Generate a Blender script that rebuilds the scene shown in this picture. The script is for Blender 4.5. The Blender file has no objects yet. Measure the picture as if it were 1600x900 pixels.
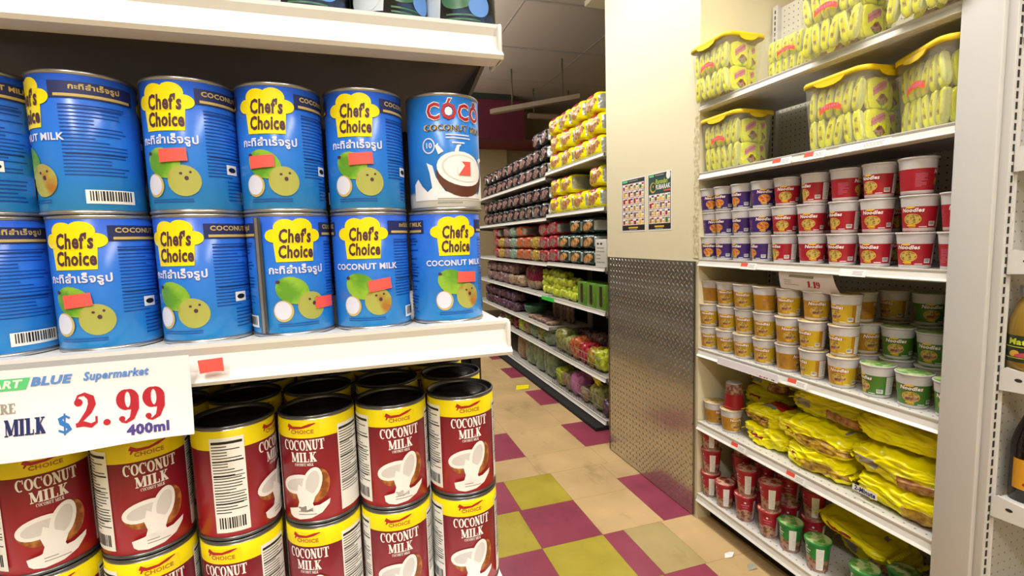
import bpy, bmesh, math, random
from math import sin, cos, pi, radians as R
from mathutils import Vector, Matrix, noise
from mathutils.geometry import tessellate_polygon
random.seed(7)
COL = bpy.context.scene.collection
# ------------------------------------------------------------------ materials
def lin(h):
    h = h.lstrip('#'); c = [int(h[i:i+2], 16)/255 for i in (0, 2, 4)]
    return tuple((x/12.92 if x <= .04045 else ((x+.055)/1.055)**2.4) for x in c)+(1,)
MATS = {}
def mat(key, col='#ffffff', rough=.5, metal=0, var=.06, scale=30, emit=0, spec=.5, bump=0, bscale=60, sub=0):
    if key in MATS: return MATS[key]
    m = bpy.data.materials.new(key); m.use_nodes = True
    nt = m.node_tree; b = nt.nodes['Principled BSDF']
    c = lin(col)
    tc = nt.nodes.new('ShaderNodeTexCoord')
    n = nt.nodes.new('ShaderNodeTexNoise'); n.inputs['Scale'].default_value = scale; n.inputs['Detail'].default_value = 4
    nt.links.new(tc.outputs['Object'], n.inputs['Vector'])
    mx = nt.nodes.new('ShaderNodeMix'); mx.data_type = 'RGBA'
    mx.inputs['A'].default_value = tuple(x*(1-var) for x in c[:3])+(1,)
    mx.inputs['B'].default_value = tuple(min(1, x*(1+var)) for x in c[:3])+(1,)
    nt.links.new(n.outputs['Fac'], mx.inputs['Factor'])
    nt.links.new(mx.outputs['Result'], b.inputs['Base Color'])
    b.inputs['Roughness'].default_value = rough; b.inputs['Metallic'].default_value = metal
    b.inputs['Specular IOR Level'].default_value = spec
    if emit:
        b.inputs['Emission Color'].default_value = c; b.inputs['Emission Strength'].default_value = emit
    if bump:
        n2 = nt.nodes.new('ShaderNodeTexNoise'); n2.inputs['Scale'].default_value = bscale; n2.inputs['Detail'].default_value = 3
        nt.links.new(tc.outputs['Object'], n2.inputs['Vector'])
        bp = nt.nodes.new('ShaderNodeBump'); bp.inputs['Strength'].default_value = bump; bp.inputs['Distance'].default_value = .004
        nt.links.new(n2.outputs['Fac'], bp.inputs['Height']); nt.links.new(bp.outputs['Normal'], b.inputs['Normal'])
    MATS[key] = m; return m
def two_tone(key, a, b_, scale, rough=.4, lo=.45, hi=.55, bump=0, tex='noise', metal=0):
    """blotchy two colour print"""
    if key in MATS: return MATS[key]
    m = bpy.data.materials.new(key); m.use_nodes = True; nt = m.node_tree; b = nt.nodes['Principled BSDF']
    tc = nt.nodes.new('ShaderNodeTexCoord')
    if tex == 'noise':
        n = nt.nodes.new('ShaderNodeTexNoise'); n.inputs['Detail'].default_value = 5; out = n.outputs['Fac']
    else:
        n = nt.nodes.new('ShaderNodeTexVoronoi'); out = n.outputs['Distance']
    n.inputs['Scale'].default_value = scale
    nt.links.new(tc.outputs['Object'], n.inputs['Vector'])
    cr = nt.nodes.new('ShaderNodeValToRGB'); cr.color_ramp.elements[0].position = lo; cr.color_ramp.elements[1].position = hi
    cr.color_ramp.elements[0].color = lin(a); cr.color_ramp.elements[1].color = lin(b_)
    nt.links.new(out, cr.inputs['Fac']); nt.links.new(cr.outputs['Color'], b.inputs['Base Color'])
    b.inputs['Roughness'].default_value = rough; b.inputs['Metallic'].default_value = metal
    if bump:
        bp = nt.nodes.new('ShaderNodeBump'); bp.inputs['Strength'].default_value = bump; bp.inputs['Distance'].default_value = .004
        nt.links.new(out, bp.inputs['Height']); nt.links.new(bp.outputs['Normal'], b.inputs['Normal'])
    MATS[key] = m; return m
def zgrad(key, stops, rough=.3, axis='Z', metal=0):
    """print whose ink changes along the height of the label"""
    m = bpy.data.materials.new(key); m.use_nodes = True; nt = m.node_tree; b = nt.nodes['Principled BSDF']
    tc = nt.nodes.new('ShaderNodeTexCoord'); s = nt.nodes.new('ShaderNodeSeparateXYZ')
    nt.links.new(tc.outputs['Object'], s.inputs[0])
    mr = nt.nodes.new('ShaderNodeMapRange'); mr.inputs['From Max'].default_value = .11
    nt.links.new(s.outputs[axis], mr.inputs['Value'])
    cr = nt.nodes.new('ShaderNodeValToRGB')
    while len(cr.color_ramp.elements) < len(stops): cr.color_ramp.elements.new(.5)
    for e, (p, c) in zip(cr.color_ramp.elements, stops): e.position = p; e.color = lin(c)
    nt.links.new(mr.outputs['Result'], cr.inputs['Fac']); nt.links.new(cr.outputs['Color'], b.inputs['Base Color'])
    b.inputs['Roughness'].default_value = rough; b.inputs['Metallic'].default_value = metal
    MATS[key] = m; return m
def clear(key, col='#f4f6ee', trans=.7, rough=.12):
    m = bpy.data.materials.new(key); m.use_nodes = True; nt = m.node_tree; b = nt.nodes['Principled BSDF']
    b.inputs['Base Color'].default_value = lin(col); b.inputs['Roughness'].default_value = rough
    t = nt.nodes.new('ShaderNodeBsdfTransparent'); t.inputs['Color'].default_value = lin('#fdfdf8')
    mx = nt.nodes.new('ShaderNodeMixShader')
    n = nt.nodes.new('ShaderNodeTexNoise'); n.inputs['Scale'].default_value = 14
    mr = nt.nodes.new('ShaderNodeMapRange'); mr.inputs['To Min'].default_value = 1-trans-.08; mr.inputs['To Max'].default_value = 1-trans+.08
    nt.links.new(n.outputs['Fac'], mr.inputs['Value']); nt.links.new(mr.outputs['Result'], mx.inputs['Fac'])
    nt.links.new(t.outputs[0], mx.inputs[1]); nt.links.new(b.outputs[0], mx.inputs[2])
    nt.links.new(mx.outputs[0], nt.nodes['Material Output'].inputs['Surface'])
    MATS[key] = m; return m
def dotted(key, base, dot, axes, pitch, rad, rough=.45):
    """sheet steel with a regular grid of punched holes"""
    m = bpy.data.materials.new(key); m.use_nodes = True; nt = m.node_tree; b = nt.nodes['Principled BSDF']
    g = nt.nodes.new('ShaderNodeNewGeometry'); s = nt.nodes.new('ShaderNodeSeparateXYZ'); nt.links.new(g.outputs['Position'], s.inputs[0])
    def M(op, a, bb=None):
        n = nt.nodes.new('ShaderNodeMath'); n.operation = op
        for i, v in enumerate((a, bb)):
            if v is None: continue
            if isinstance(v, (int, float)): n.inputs[i].default_value = v
            else: nt.links.new(v, n.inputs[i])
        return n.outputs[0]
    d = []
    for a in axes:
        f = M('FRACT', M('DIVIDE', M('ADD', s.outputs[a], 20.0), pitch)); f = M('MULTIPLY', M('SUBTRACT', f, .5), pitch); d.append(M('MULTIPLY', f, f))
    r = M('LESS_THAN', M('ADD', d[0], d[1]), rad*rad)
    mx = nt.nodes.new('ShaderNodeMix'); mx.data_type = 'RGBA'; mx.inputs['A'].default_value = lin(base); mx.inputs['B'].default_value = lin(dot)
    nt.links.new(r, mx.inputs['Factor']); nt.links.new(mx.outputs['Result'], b.inputs['Base Color']); b.inputs['Roughness'].default_value = rough
    MATS[key] = m; return m
def m_(key): return MATS[key]
# metals / paints
mat('tin', '#b9bbbd', .28, .9, .05); mat('tin_dark', '#6d6f72', .3, .85); mat('lid_dark', '#4a4b4d', .22, .85, .1, 8)
mat('shelf_white', '#dfdedb', .33, 0, .03, 6); mat('shelf_grey', '#cac9c7', .42, 0, .04, 6); mat('shelf_lip', '#d8d6cf', .3, 0, .03)
mat('shelf_old', '#a5a09a', .5, 0, .08); mat('back_dark', '#2b2726', .8, 0, .06, 5, spec=.12); mat('bracket_dark', '#5d5b5b', .5)
mat('white', '#f2f2ef', .45); mat('paper', '#efecef', .7, 0, .02); mat('black', '#141214', .5); mat('kick', '#151314', .8)
mat('shelf_under_shade', '#6a6360', .75, 0, .08, 5, spec=.2); mat('slot', '#2a2726', .8); mat('yellow', '#f2da12', .35); mat('yellow_lid', '#f5d21c', .35, 0, .03); mat('red', '#b01f2a', .4)
mat('orange_sticker', '#ff5a52', .55, 0, .03); mat('tag_red', '#e8533c', .6); mat('navy', '#1f2a63', .5); mat('purple_ink', '#4b3f8e', .6)
mat('blue_ink', '#2c74c4', .6); mat('price_red', '#b5182f', .6); mat('pale_blue_ink', '#5f8fd8', .7); mat('green_ink', '#5fcf86', .7)
mat('grey_ink', '#9a988a', .7); mat('brown_ink', '#4b2b3f', .45); mat('label_blue_ink', '#12409e', .35)
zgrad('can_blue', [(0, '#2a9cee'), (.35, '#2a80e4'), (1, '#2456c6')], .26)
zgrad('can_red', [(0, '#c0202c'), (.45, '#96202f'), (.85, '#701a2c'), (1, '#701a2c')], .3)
zgrad('coco_blue', [(0, '#dfe5ea'), (.14, '#dfe5ea'), (.17, '#2a7fd8'), (1, '#2276cf')], .28)
mat('can_yellow', '#f3e013', .3, 0, .03); mat('cream_white', '#f0eeee', .35, 0, .03); mat('cream_shade', '#d3cfcf', .4)
two_tone('nut_brown', '#8a4a20', '#b8743a', 90, .4); two_tone('nut_green', '#5d9a2a', '#8dbb3a', 30, .35)
two_tone('nut_tan', '#a8702c', '#a9ac55', 34, .35); mat('nut_ring', '#c9b26a', .4); mat('lilac_white', '#d9dcf0', .4)
two_tone('top_can', '#14161c', '#3b5078', 35, .3, .5, .62); mat('top_can_pale', '#c7d2dc', .3); mat('top_can_green', '#3c6b52', .3)
mat('cup_white', '#cbc8c9', .4, 0, .03); mat('cup_red', '#a51d2b', .4); mat('cup_purple', '#40256e', .4); mat('cup_yellow', '#b27f1c', .4, 0, .12, 25)
mat('cup_gold', '#c9a820', .4); mat('cup_green', '#487a28', .4, 0, .1, 25); two_tone('noodle', '#8a6a28', '#c9ad5a', 160, .4)
two_tone('bowl_orange', '#b5551f', '#e0904a', 120, .4); mat('gold_ring', '#dcae3c', .4); mat('small_yellow', '#f0c22a', .5)
two_tone('lid_print_y', '#b8903c', '#d8c48a', 40, .35); two_tone('lid_print_g', '#5c9440', '#b9c98a', 40, .35); two_tone('lid_print_r', '#a03a32', '#d8b49a', 45, .35)
mat('red_lid', '#a81c30', .3); mat('green_lid', '#2a8c40', .3); two_tone('cup_photo', '#7c4c3c', '#b98f7c', 70, .35)
mat('foil_yellow', '#fff204', .2, 0, .04, 12, bump=.35, bscale=10); mat('foil_dull', '#e2da18', .26, 0, .08, 12, bump=.35, bscale=10)
two_tone('noodle_photo', '#86551f', '#dcb83a', 38, .3, .35, .65, bump=.4); mat('foil_red', '#a8201f', .25, bump=.3)
mat('foil_grey', '#9a968e', .25, .2, .1, bump=.3); mat('pink_ink', '#d07a9a', .5)
two_tone('black_pack', '#1d191b', '#8a7672', 38, .22, .45, .75, bump=.7); two_tone('photo_dark', '#4a2f30', '#b08a80', 45, .25, .3, .7, bump=.5)
mat('black_foil', '#1f1c20', .2, .1, .1, bump=.6); mat('silver_foil', '#b4b8b8', .25, .5, .08, 10, bump=.5)
two_tone('photo_warm', '#8e4d22', '#e0b070', 40, .25, .35, .7, bump=.4); two_tone('green_foil', '#16281f', '#3c5a4a', 40, .2, .4, .7, bump=.6)
two_tone('red_foil', '#8e1626', '#d14a50', 30, .22, .4, .7, bump=.6); two_tone('orange_foil', '#a0421f', '#d98a5a', 30, .22, .4, .7, bump=.6)
two_tone('gold_foil', '#8a6a20', '#d8b84a', 30, .22, .4, .7, bump=.6); two_tone('mint_foil', '#5a7a62', '#a5bea8', 30, .22, .4, .7, bump=.6)
two_tone('mauve_foil', '#6e4f52', '#a88a86', 30, .25, .4, .7, bump=.6); two_tone('lime_foil', '#8a9a14', '#dbe64a', 26, .22, .35, .65, bump=.7)
two_tone('wine_foil', '#5c0f28', '#8e2040', 30, .22, .4, .7, bump=.6); two_tone('purple_foil', '#3a2430', '#7c5a70', 30, .22, .4, .7, bump=.6)
two_tone('olive_foil', '#5e6430', '#a8a860', 26, .25, .35, .65, bump=.7); two_tone('tan_foil', '#7c6248', '#b8a080', 26, .3, .35, .65, bump=.7)
two_tone('pale_green_foil', '#5e7458', '#9cb090', 14, .3, .35, .65, bump=.5); mat('pink_foil', '#c878b4', .25, bump=.6)
mat('green_box', '#5c8a2c', .25); mat('dark_window', '#3a2a22', .2); mat('wire', '#8c8a86', .35, .8)
clear('tub_clear', '#eef0e2', .82, .1); clear('clear_plastic', '#dfe6dc', .7, .12); clear('glass_clear', '#e8ece8', .75, .05)
mat('candy_yellow', '#ecec18', .3, 0, .08, 20, bump=.35, bscale=40); mat('candy_pale', '#d6d88a', .3, bump=.3)
mat('juice', '#94762a', .12); mat('sauce', '#1c1210', .1); mat('bottle_label_y', '#e0a020', .5); mat('label_dark', '#26301c', .5)
mat('lime_ink', '#c8d838', .5); mat('ink_pink', '#c04a5a', .5)
dotted('peg_right', '#cfcdc2', '#3a3634', ('Y', 'Z'), .0254, .0028); dotted('peg_end', '#b8b6b2', '#7c7975', ('X', 'Z'), .0254, .0028)
dotted('shelf_punched', '#d0cec9', '#6c6864', ('X', 'Y'), .032, .0032)
dotted('peg_shadow', '#8c8884', '#4a4540', ('Y', 'Z'), .0254, .0028)
# ------------------------------------------------------------------ mesh helper
class Geo:
    def __init__(s): s.v = []; s.f = []; s.m = []; s.s = []; s.mats = []
    def mi(s, k):
        if k not in s.mats: s.mats.append(k)
        return s.mats.index(k)
    def add(s, vs, fs, k, smooth=False):
        o = len(s.v); s.v += [tuple(v) for v in vs]
        ks = k if isinstance(k, list) else [k]*len(fs)
        for f, kk in zip(fs, ks):
            s.f.append(tuple(i+o for i in f)); s.m.append(s.mi(kk)); s.s.append(smooth)
        return s
    def box(s, x0, y0, z0, x1, y1, z1, k, bev=0):
        vs = [(x, y, z) for x in (x0, x1) for y in (y0, y1) for z in (z0, z1)]
        fs = [(0, 1, 3, 2), (4, 6, 7, 5), (0, 4, 5, 1), (2, 3, 7, 6), (0, 2, 6, 4), (1, 5, 7, 3)]
        if not bev: return s.add(vs, fs, k)
        bm = bmesh.new(); bv = [bm.verts.new(v) for v in vs]
        for f in fs: bm.faces.new([bv[i] for i in f])
        bmesh.ops.bevel(bm, geom=bm.edges[:], offset=bev, segments=2, affect='EDGES', profile=.5)
        s.bm(bm, k, True); bm.free(); return s
    def bm(s, bm, k, smooth=False, T=None):
        bm.verts.index_update()
        s.add([(T @ v.co if T else v.co) for v in bm.verts], [[v.index for v in f.verts] for f in bm.faces], k, smooth)
    def lathe(s, prof, k, n=40, cx=0, cy=0, sx=1, sy=1, cap0=False, cap1=False):
        """prof: (r,z) list; k: one key or a key per segment"""
        vs = [(cx+r*sx*sin(2*pi*i/n), cy-r*sy*cos(2*pi*i/n), z) for r, z in prof for i in range(n)]
        fs = []; ks = []
        for j in range(len(prof)-1):
            for i in range(n):
                a = j*n+i; b = j*n+(i+1) % n; fs.append((a, b, b+n, a+n)); ks.append(k[j] if isinstance(k, list) else k)
        s.add(vs, fs, ks, True)
        if cap0: s.add(vs[:n], [tuple(range(n))[::-1]], k if not isinstance(k, list) else k[0])
        if cap1: s.add(vs[-n:], [tuple(range(n))], k if not isinstance(k, list) else k[-1])
        return s
    def rod(s, a, b, r, k, n=8):
        a = Vector(a); b = Vector(b); d = (b-a).normalized(); q = d.to_track_quat('Z', 'Y').to_matrix()
        vs = [p+q @ Vector((r*cos(2*pi*i/n), r*sin(2*pi*i/n), 0)) for p in (a, b) for i in range(n)]
        return s.add(vs, [(i, (i+1) % n, n+(i+1) % n, n+i) for i in range(n)]+[tuple(range(n))[::-1], tuple(range(n, 2*n))], [k]*(n+2), True)
    def prism(s, pts, axis, a, b, k):
        """pts 2-D outline extruded from a to b along axis; pts are the other two axes in order"""
        def P(p, t): return {'X': (t, p[0], p[1]), 'Y': (p[0], t, p[1]), 'Z': (p[0], p[1], t)}[axis]
        n = len(pts); vs = [P(p, a) for p in pts]+[P(p, b) for p in pts]
        return s.add(vs, [(i, (i+1) % n, n+(i+1) % n, n+i) for i in range(n)]+[tuple(range(n))[::-1], tuple(range(n, 2*n))], k)
    def build(s, name, parent=None, loc=None, fix=True):
        me = bpy.data.meshes.new(name); me.from_pydata(s.v, [], s.f)
        for k in s.mats: me.materials.append(MATS[k])
        me.polygons.foreach_set('material_index', s.m); me.polygons.foreach_set('use_smooth', s.s); me.update()
        if fix:
            b = bmesh.new(); b.from_mesh(me); bmesh.ops.recalc_face_normals(b, faces=b.faces); b.to_mesh(me); b.free()
        o = bpy.data.objects.new(name, me); COL.objects.link(o)
        if parent: o.parent = parent
        if loc: o.location = loc
        return o
def tag(o, label=None, cat=None, group=None, kind=None):
    if label: o['label'] = label
    if cat: o['category'] = cat
    if group: o['group'] = group
    if kind: o['kind'] = kind
    return o
def thing(name, label, cat, loc=(0, 0, 0), rz=0, group=None):
    o = bpy.data.objects.new(name, None); COL.objects.link(o); o.location = loc; o.rotation_euler = (0, 0, rz)
    o.empty_display_size = .05
    return tag(o, label, cat, group)
def dup(root, loc, rz, label, rot=None):
    r = root.copy(); COL.objects.link(r); r.location = loc; r.rotation_euler = rot or (0, 0, rz); r['label'] = label
    for ch in list(root.children):
        c = ch.copy(); COL.objects.link(c); c.parent = r
        for g in ch.children:
            d = g.copy(); COL.objects.link(d); d.parent = c
    return r
class Place:
    """first use moves the prototype itself, later uses copy it"""
    def __init__(s, root): s.r = root; s.used = False
    def __call__(s, loc, rz, label, rot=None):
        if not s.used:
            s.used = True; s.r.location = loc; s.r.rotation_euler = rot or (0, 0, rz); s.r['label'] = label; return s.r
        return dup(s.r, loc, rz, label, rot)
ORD = ['first', 'second', 'third', 'fourth', 'fifth', 'sixth', 'seventh', 'eighth', 'ninth', 'tenth', 'eleventh', 'twelfth', 'thirteenth', 'fourteenth', 'fifteenth', 'sixteenth']
# ------------------------------------------------------------------ printed artwork (flat ink shapes wrapped on labels)
class Art:
    def __init__(s): s.sh = []
    def poly(s, pts, k, l=1, holes=None):
        loops = [[Vector((x, y, 0)) for x, y in pts]]+[[Vector((x, y, 0)) for x, y in h] for h in (holes or [])]
        vs = [(v.x, v.y) for lp in loops for v in lp]; s.sh.append((vs, [tuple(t) for t in tessellate_polygon(loops)], k, l)); return s
    def rect(s, x0, y0, x1, y1, k, l=1): return s.poly([(x0, y0), (x1, y0), (x1, y1), (x0, y1)], k, l)
    def ell(s, cx, cy, rx, ry, k, l=1, rot=0, n=24, a0=0, a1=360):
        pts = []
        for i in range(n+(a1-a0 != 360)):
            a = R(a0+(a1-a0)*i/n); x = rx*cos(a); y = ry*sin(a); pts.append((cx+x*cos(R(rot))-y*sin(R(rot)), cy+x*sin(R(rot))+y*cos(R(rot))))
        return s.poly(pts, k, l)
    def ring(s, cx, cy, rx, ry, w, k, l=1, wx=None, n=24):
        wx = wx or w; o = [(cx+rx*cos(2*pi*i/n), cy+ry*sin(2*pi*i/n)) for i in range(n)]; h = [(cx+(rx-wx)*cos(2*pi*i/n), cy+(ry-w)*sin(2*pi*i/n)) for i in range(n)]
        return s.poly(o, k, l, [h])
    def stroke(s, pts, ws, k, l=1):
        if not isinstance(ws, list): ws = [ws]*len(pts)
        L = []; Q = []
        for i, p in enumerate(pts):
            a = Vector(pts[max(i-1, 0)]); b = Vector(pts[min(i+1, len(pts)-1)]); d = (b-a).normalized(); n = Vector((-d.y, d.x))*ws[i]/2
            L.append((p[0]+n.x, p[1]+n.y)); Q.append((p[0]-n.x, p[1]-n.y))
        vs = L+Q; n = len(pts)
        s.sh.append((vs, [t for i in range(n-1) for t in ((i, i+1, n+i+1), (i, n+i+1, n+i))], k, l)); return s
    def text(s, t, x, y, size, k, l=1, bold=0, sx=1, shear=0, align='CENTER', arc=0):
        cu = bpy.data.curves.new('t', 'FONT'); cu.body = t; cu.size = size; cu.offset = bold*size; cu.align_x = align; cu.align_y = 'CENTER'; cu.resolution_u = 2; cu.shear = shear; cu.space_character = 1+bold*2
        o = bpy.data.objects.new('t', cu); COL.objects.link(o); dg = bpy.context.evaluated_depsgraph_get(); dg.update()
        me = bpy.data.meshes.new_from_object(o.evaluated_get(dg))
        vs = [(x+v.co.x*sx, y+v.co.y-arc*(v.co.x*sx)**2) for v in me.vertices]
        s.sh.append((vs, [tuple(p.vertices) for p in me.polygons], k, l))
        bpy.data.objects.remove(o); bpy.data.curves.remove(cu); bpy.data.meshes.remove(me); return s
    def lines(s, x0, y0, x1, y1, n, k, l=1, h=.4, seed=1):
        rr = random.Random(seed); dy = (y1-y0)/n
        for i in range(n):
            e = x1-(x1-x0)*rr.choice((0, .05, .1, .3, .5))
            s.rect(x0, y0+dy*(i+.5-h/2), e, y0+dy*(i+.5+h/2), k, l)
        return s
    def barcode(s, x0, y0, x1, y1, l=1, seed=1):
        s.rect(x0, y0, x1, y1, 'white', l); rr = random.Random(seed); x = x0+(x1-x0)*.08
        while x < x1-(x1-x0)*.1:
            w = rr.uniform(.0005, .0014); s.rect(x, y0+(y1-y0)*.2, x+w, y1-(y1-y0)*.08, 'black', l+1); x += w+rr.uniform(.0005, .0012)
        return s
    def serif(s, t, x, y, h, k, l=1, w=.62, gap=.1, bold=.2):
        """heavy slab-serif capitals and figures drawn from strokes"""
        W = h*w; cx = x
        def rc(a, b, c, d): s.rect(cx+a*W, y+b*h, cx+c*W, y+d*h, k, l)
        def st(pp, ww): s.stroke([(cx+a*W, y+b*h) for a, b in pp], [q*W for q in ww] if isinstance(ww, list) else ww*W, k, l)
        T = .09; B = bold*1.35
        for ch in t:
            if ch == ' ': cx += W*.5; continue
            wd = 1
            if ch in 'CO':
                pts = [(.5+(.5-B*.4)*cos(R(a)), .5+.45*sin(R(a))) for a in range(50 if ch == 'C' else 0, 311 if ch == 'C' else 361, 15)]
                st(pts, [B*(.45+.65*abs(p[0]-.5)*2) for p in pts])
                if ch == 'C': rc(.84, .62, .96, .98)
            elif ch == 'N':
                rc(.12, 0, .24, 1); rc(.78, 0, .9, 1); st([(.16, .97), (.86, .03)], B*1.2); rc(0, 1-T, .3, 1); rc(0, 0, .36, T); rc(.64, 1-T, 1.02, 1)
            elif ch == 'U':
                pts = [(.25, .95)]+[(.52+.27*cos(R(a)), .3-.25*sin(R(a))) for a in range(180, -1, -20)][:]+[(.82, .95)]
                pts = [(.25, .95), (.25, .3), (.32, .13), (.5, .06), (.7, .12), (.8, .3), (.8, .95)]; st(pts, [B, B, B, B*.8, B*.6, B*.5, B*.5]); rc(.02, 1-T, .5, 1); rc(.62, 1-T, 1, 1)
            elif ch == 'T':
                rc(.36, 0, .36+B, 1); rc(0, 1-T, 1, 1); rc(0, .72, .1, 1); rc(.9, .72, 1, 1); rc(.2, 0, .8, T)
            elif ch == 'M':
                wd = 1.3; rc(.12, 0, .22, 1); rc(1-.02, 0, .98+B, 1); st([(.2, .98), (.62, .08)], B); st([(.62, .08), (1.05, .98)], .12); rc(0, 0, .36, T); rc(.85, 0, 1.3, T); rc(0, 1-T, .3, 1); rc(.95, 1-T, 1.3, 1)
            elif ch == 'I':
                wd = .55; rc(.15, 0, .15+B, 1); rc(0, 0, .55, T); rc(0, 1-T, .55, 1)
            elif ch == 'L':
                wd = .9; rc(.13, 0, .13+B, 1); rc(0, 0, .88, T); rc(0, 1-T, .52, 1); rc(.78, 0, .88, .32)
            elif ch == 'K':
                rc(.13, 0, .13+B, 1); rc(0, 0, .5, T); rc(0, 1-T, .5, 1); st([(.35, .42), (.85, .97)], .12); st([(.45, .55), (.88, .03)], B); rc(.6, 0, 1.05, T); rc(.62, 1-T, 1, 1)
            elif ch == 'R':
                rc(.13, 0, .13+B, 1); rc(0, 0, .5, T); st([(.3, .95), (.7, .93), (.82, .75), (.7, .55), (.3, .5)], [.1, .18, .26, .18, .1]); st([(.5, .5), (.9, .03)], B); rc(.7, 0, 1.05, T); rc(0, 1-T, .4, 1)
            elif ch == 'E':
                wd = .95; rc(.13, 0, .13+B, 1); rc(0, 0, .9, T); rc(0, 1-T, .9, 1); rc(.3, .46, .65, .54); rc(.8, 0, .9, .3); rc(.8, .72, .9, 1)
            elif ch == '2':
                s.ell(cx+.2*W, y+.74*h, .17*W, .11*h, k, l); pts = [(.1, .8), (.2, .93), (.45, .97), (.7, .85), (.74, .66), (.6, .45), (.3, .22), (.12, .08)]
                st(pts, [.06, .1, .16, .3, .32, .26, .14, .1]); st([(.08, .1), (.4, .12), (.7, .05), (.92, .14)], [.2, .24, .22, .1]); rc(.86, .1, .95, .3)
            elif ch == '9':
                pts = [(.5+.3*cos(R(a)), .68+.27*sin(R(a))) for a in range(0, 361, 15)]; st(pts, [.1+.26*abs(p[0]-.5)/.3 for p in pts])
                st([(.8, .68), (.8, .4), (.65, .12), (.4, .02), (.2, .06)], [.34, .32, .22, .12, .1]); s.ell(cx+.24*W, y+.13*h, .13*W, .08*h, k, l)
            elif ch == '1':
                wd = .7; rc(.22, 0, .22+B*1.2, 1); rc(.05, 0, .7, T); st([(.02, .78), (.3, .96)], .12)
            elif ch == '.': wd = .5; s.ell(cx+.22*W, y+.09*h, .15*W, .09*h, k, l)
            elif ch == '$':
                wd = .9; st([(.75, .8), (.5, .95), (.2, .8), (.3, .58), (.6, .42), (.75, .22), (.5, .05), (.12, .2)], [.14, .16, .26, .3, .3, .26, .16, .14]); rc(.42, -.08, .52, 1.08)
            cx += W*(wd+gap)
        s.endx = cx; return s
    def bmesh(s, step=0, axis=(1, 0, 0), both=False):
        out = []
        for vs, fs, k, l in s.sh:
            bm = bmesh.new(); bv = [bm.verts.new((x, y, 0)) for x, y in vs]
            for f in fs:
                try: bm.faces.new([bv[i] for i in f])
                except ValueError: pass
            for ax in ((0, 1) if both else (0,)):
                if step and bm.verts:
                    c = [v.co[ax] for v in bm.verts]; a = math.ceil(min(c)/step)*step
                    while a < max(c):
                        nn = (1, 0, 0) if ax == 0 else (0, 1, 0); co = (a, 0, 0) if ax == 0 else (0, a, 0)
                        bmesh.ops.bisect_plane(bm, geom=bm.verts[:]+bm.edges[:]+bm.faces[:], plane_co=co, plane_no=nn, dist=1e-7); a += step
            bmesh.ops.dissolve_degenerate(bm, dist=2e-6, edges=bm.edges[:])
            for f in bm.faces:
                f.normal_update()
                if f.normal.z < 0: f.normal_flip()
            out.append((bm, k, l))
        return out
    def to_cyl(s, geo, rf, r0, lift=.00012, step=.006, sx=1, sy=1):
        for bm, k, l in s.bmesh(step):
            bm.verts.index_update(); vs = []
            for v in bm.verts:
                r = rf(v.co.y)+l*lift+.00008; a = v.co.x/r0; vs.append((r*sx*sin(a), -r*sy*cos(a), v.co.y))
            geo.add(vs, [[q.index for q in f.verts] for f in bm.faces], k, True); bm.free()
    def to_plane(s, geo, o, u, v, lift=.0003, bend=None, step=0):
        o = Vector(o); u = Vector(u); v = Vector(v); n = u.cross(v)
        for bm, k, l in s.bmesh(step, both=True):
            bm.verts.index_update(); vs = []
            for q in bm.verts:
                b = bend(q.co.x, q.co.y) if bend else 0
                vs.append(o+u*q.co.x+v*q.co.y+n*(l*lift+b))
            geo.add(vs, [[q.index for q in f.verts] for f in bm.faces], k, False); bm.free()
def plump(geo, L, W, Hh, k=5, n=14, wr=.004, seed=0, fn=None, key='foil_yellow', freq=2.2, pinch=0):
    """soft filled packet: a superellipsoid with creases; fn(p)-> material key from the unit-cube position"""
    seen = {}; vs = []; fs = []; ks = []
    def V(p):
        q = tuple(round(c, 5) for c in p)
        if q in seen: return seen[q]
        d = (abs(p[0])**k+abs(p[1])**k+abs(p[2])**k)**(1/k); s_ = [c/d for c in p]
        if pinch: f = 1-pinch*abs(s_[0])**4; s_ = [s_[0], s_[1]*(1-.15*pinch*abs(s_[0])**4), s_[2]*f]
        co = Vector((s_[0]*L/2, s_[1]*W/2, s_[2]*Hh/2))
        nn = Vector(s_).normalized(); w = noise.noise(Vector((s_[0]*freq+seed*3.1, s_[1]*freq*.8+seed, s_[2]*freq*.6)))
        w2 = abs(noise.noise(Vector((s_[0]*freq*2.5+seed, s_[1]*freq*1.2, s_[2]*freq*2.2+seed))))
        co += nn*(w*wr*1.3-w2*wr*1.6)
        seen[q] = len(vs); vs.append(co); return seen[q]
    for ax in range(3):
        for sg in (-1, 1):
            for i in range(n):
                for j in range(n):
                    c = []
                    for a, b in ((0, 0), (1, 0), (1, 1), (0, 1)):
                        p = [0, 0, 0]; p[ax] = sg; p[(ax+1) % 3] = -1+2*(i+a)/n; p[(ax+2) % 3] = -1+2*(j+b)/n; c.append(p)
                    mid = [sum(x)/4 for x in zip(*c)]; fs.append([V(p) for p in c]); ks.append(fn(mid) if fn else key)
    geo.add(vs, fs, ks, True); return geo
def crimp(geo, x, W, Hh, out, key, teeth=9, ang=0):
    """the pressed end seam of a packet, at local x, pointing out (+1/-1)"""
    vs = []; n = teeth*2
    for i in range(n+1):
        t = -W/2+W*i/n; z = (.0015 if i % 2 else -.0015)
        vs += [(x, t, z), (x+out*.013, t*1.04, z*1.4+ang)]
    geo.add(vs+[(a, b, c-.0008) for a, b, c in vs], [(2*i, 2*i+1, 2*i+3, 2*i+2) for i in range(n)]+[(2*(n+1)+2*i, 2*(n+1)+2*i+1, 2*(n+1)+2*i+3, 2*(n+1)+2*i+2) for i in range(n)], key, False)
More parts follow.
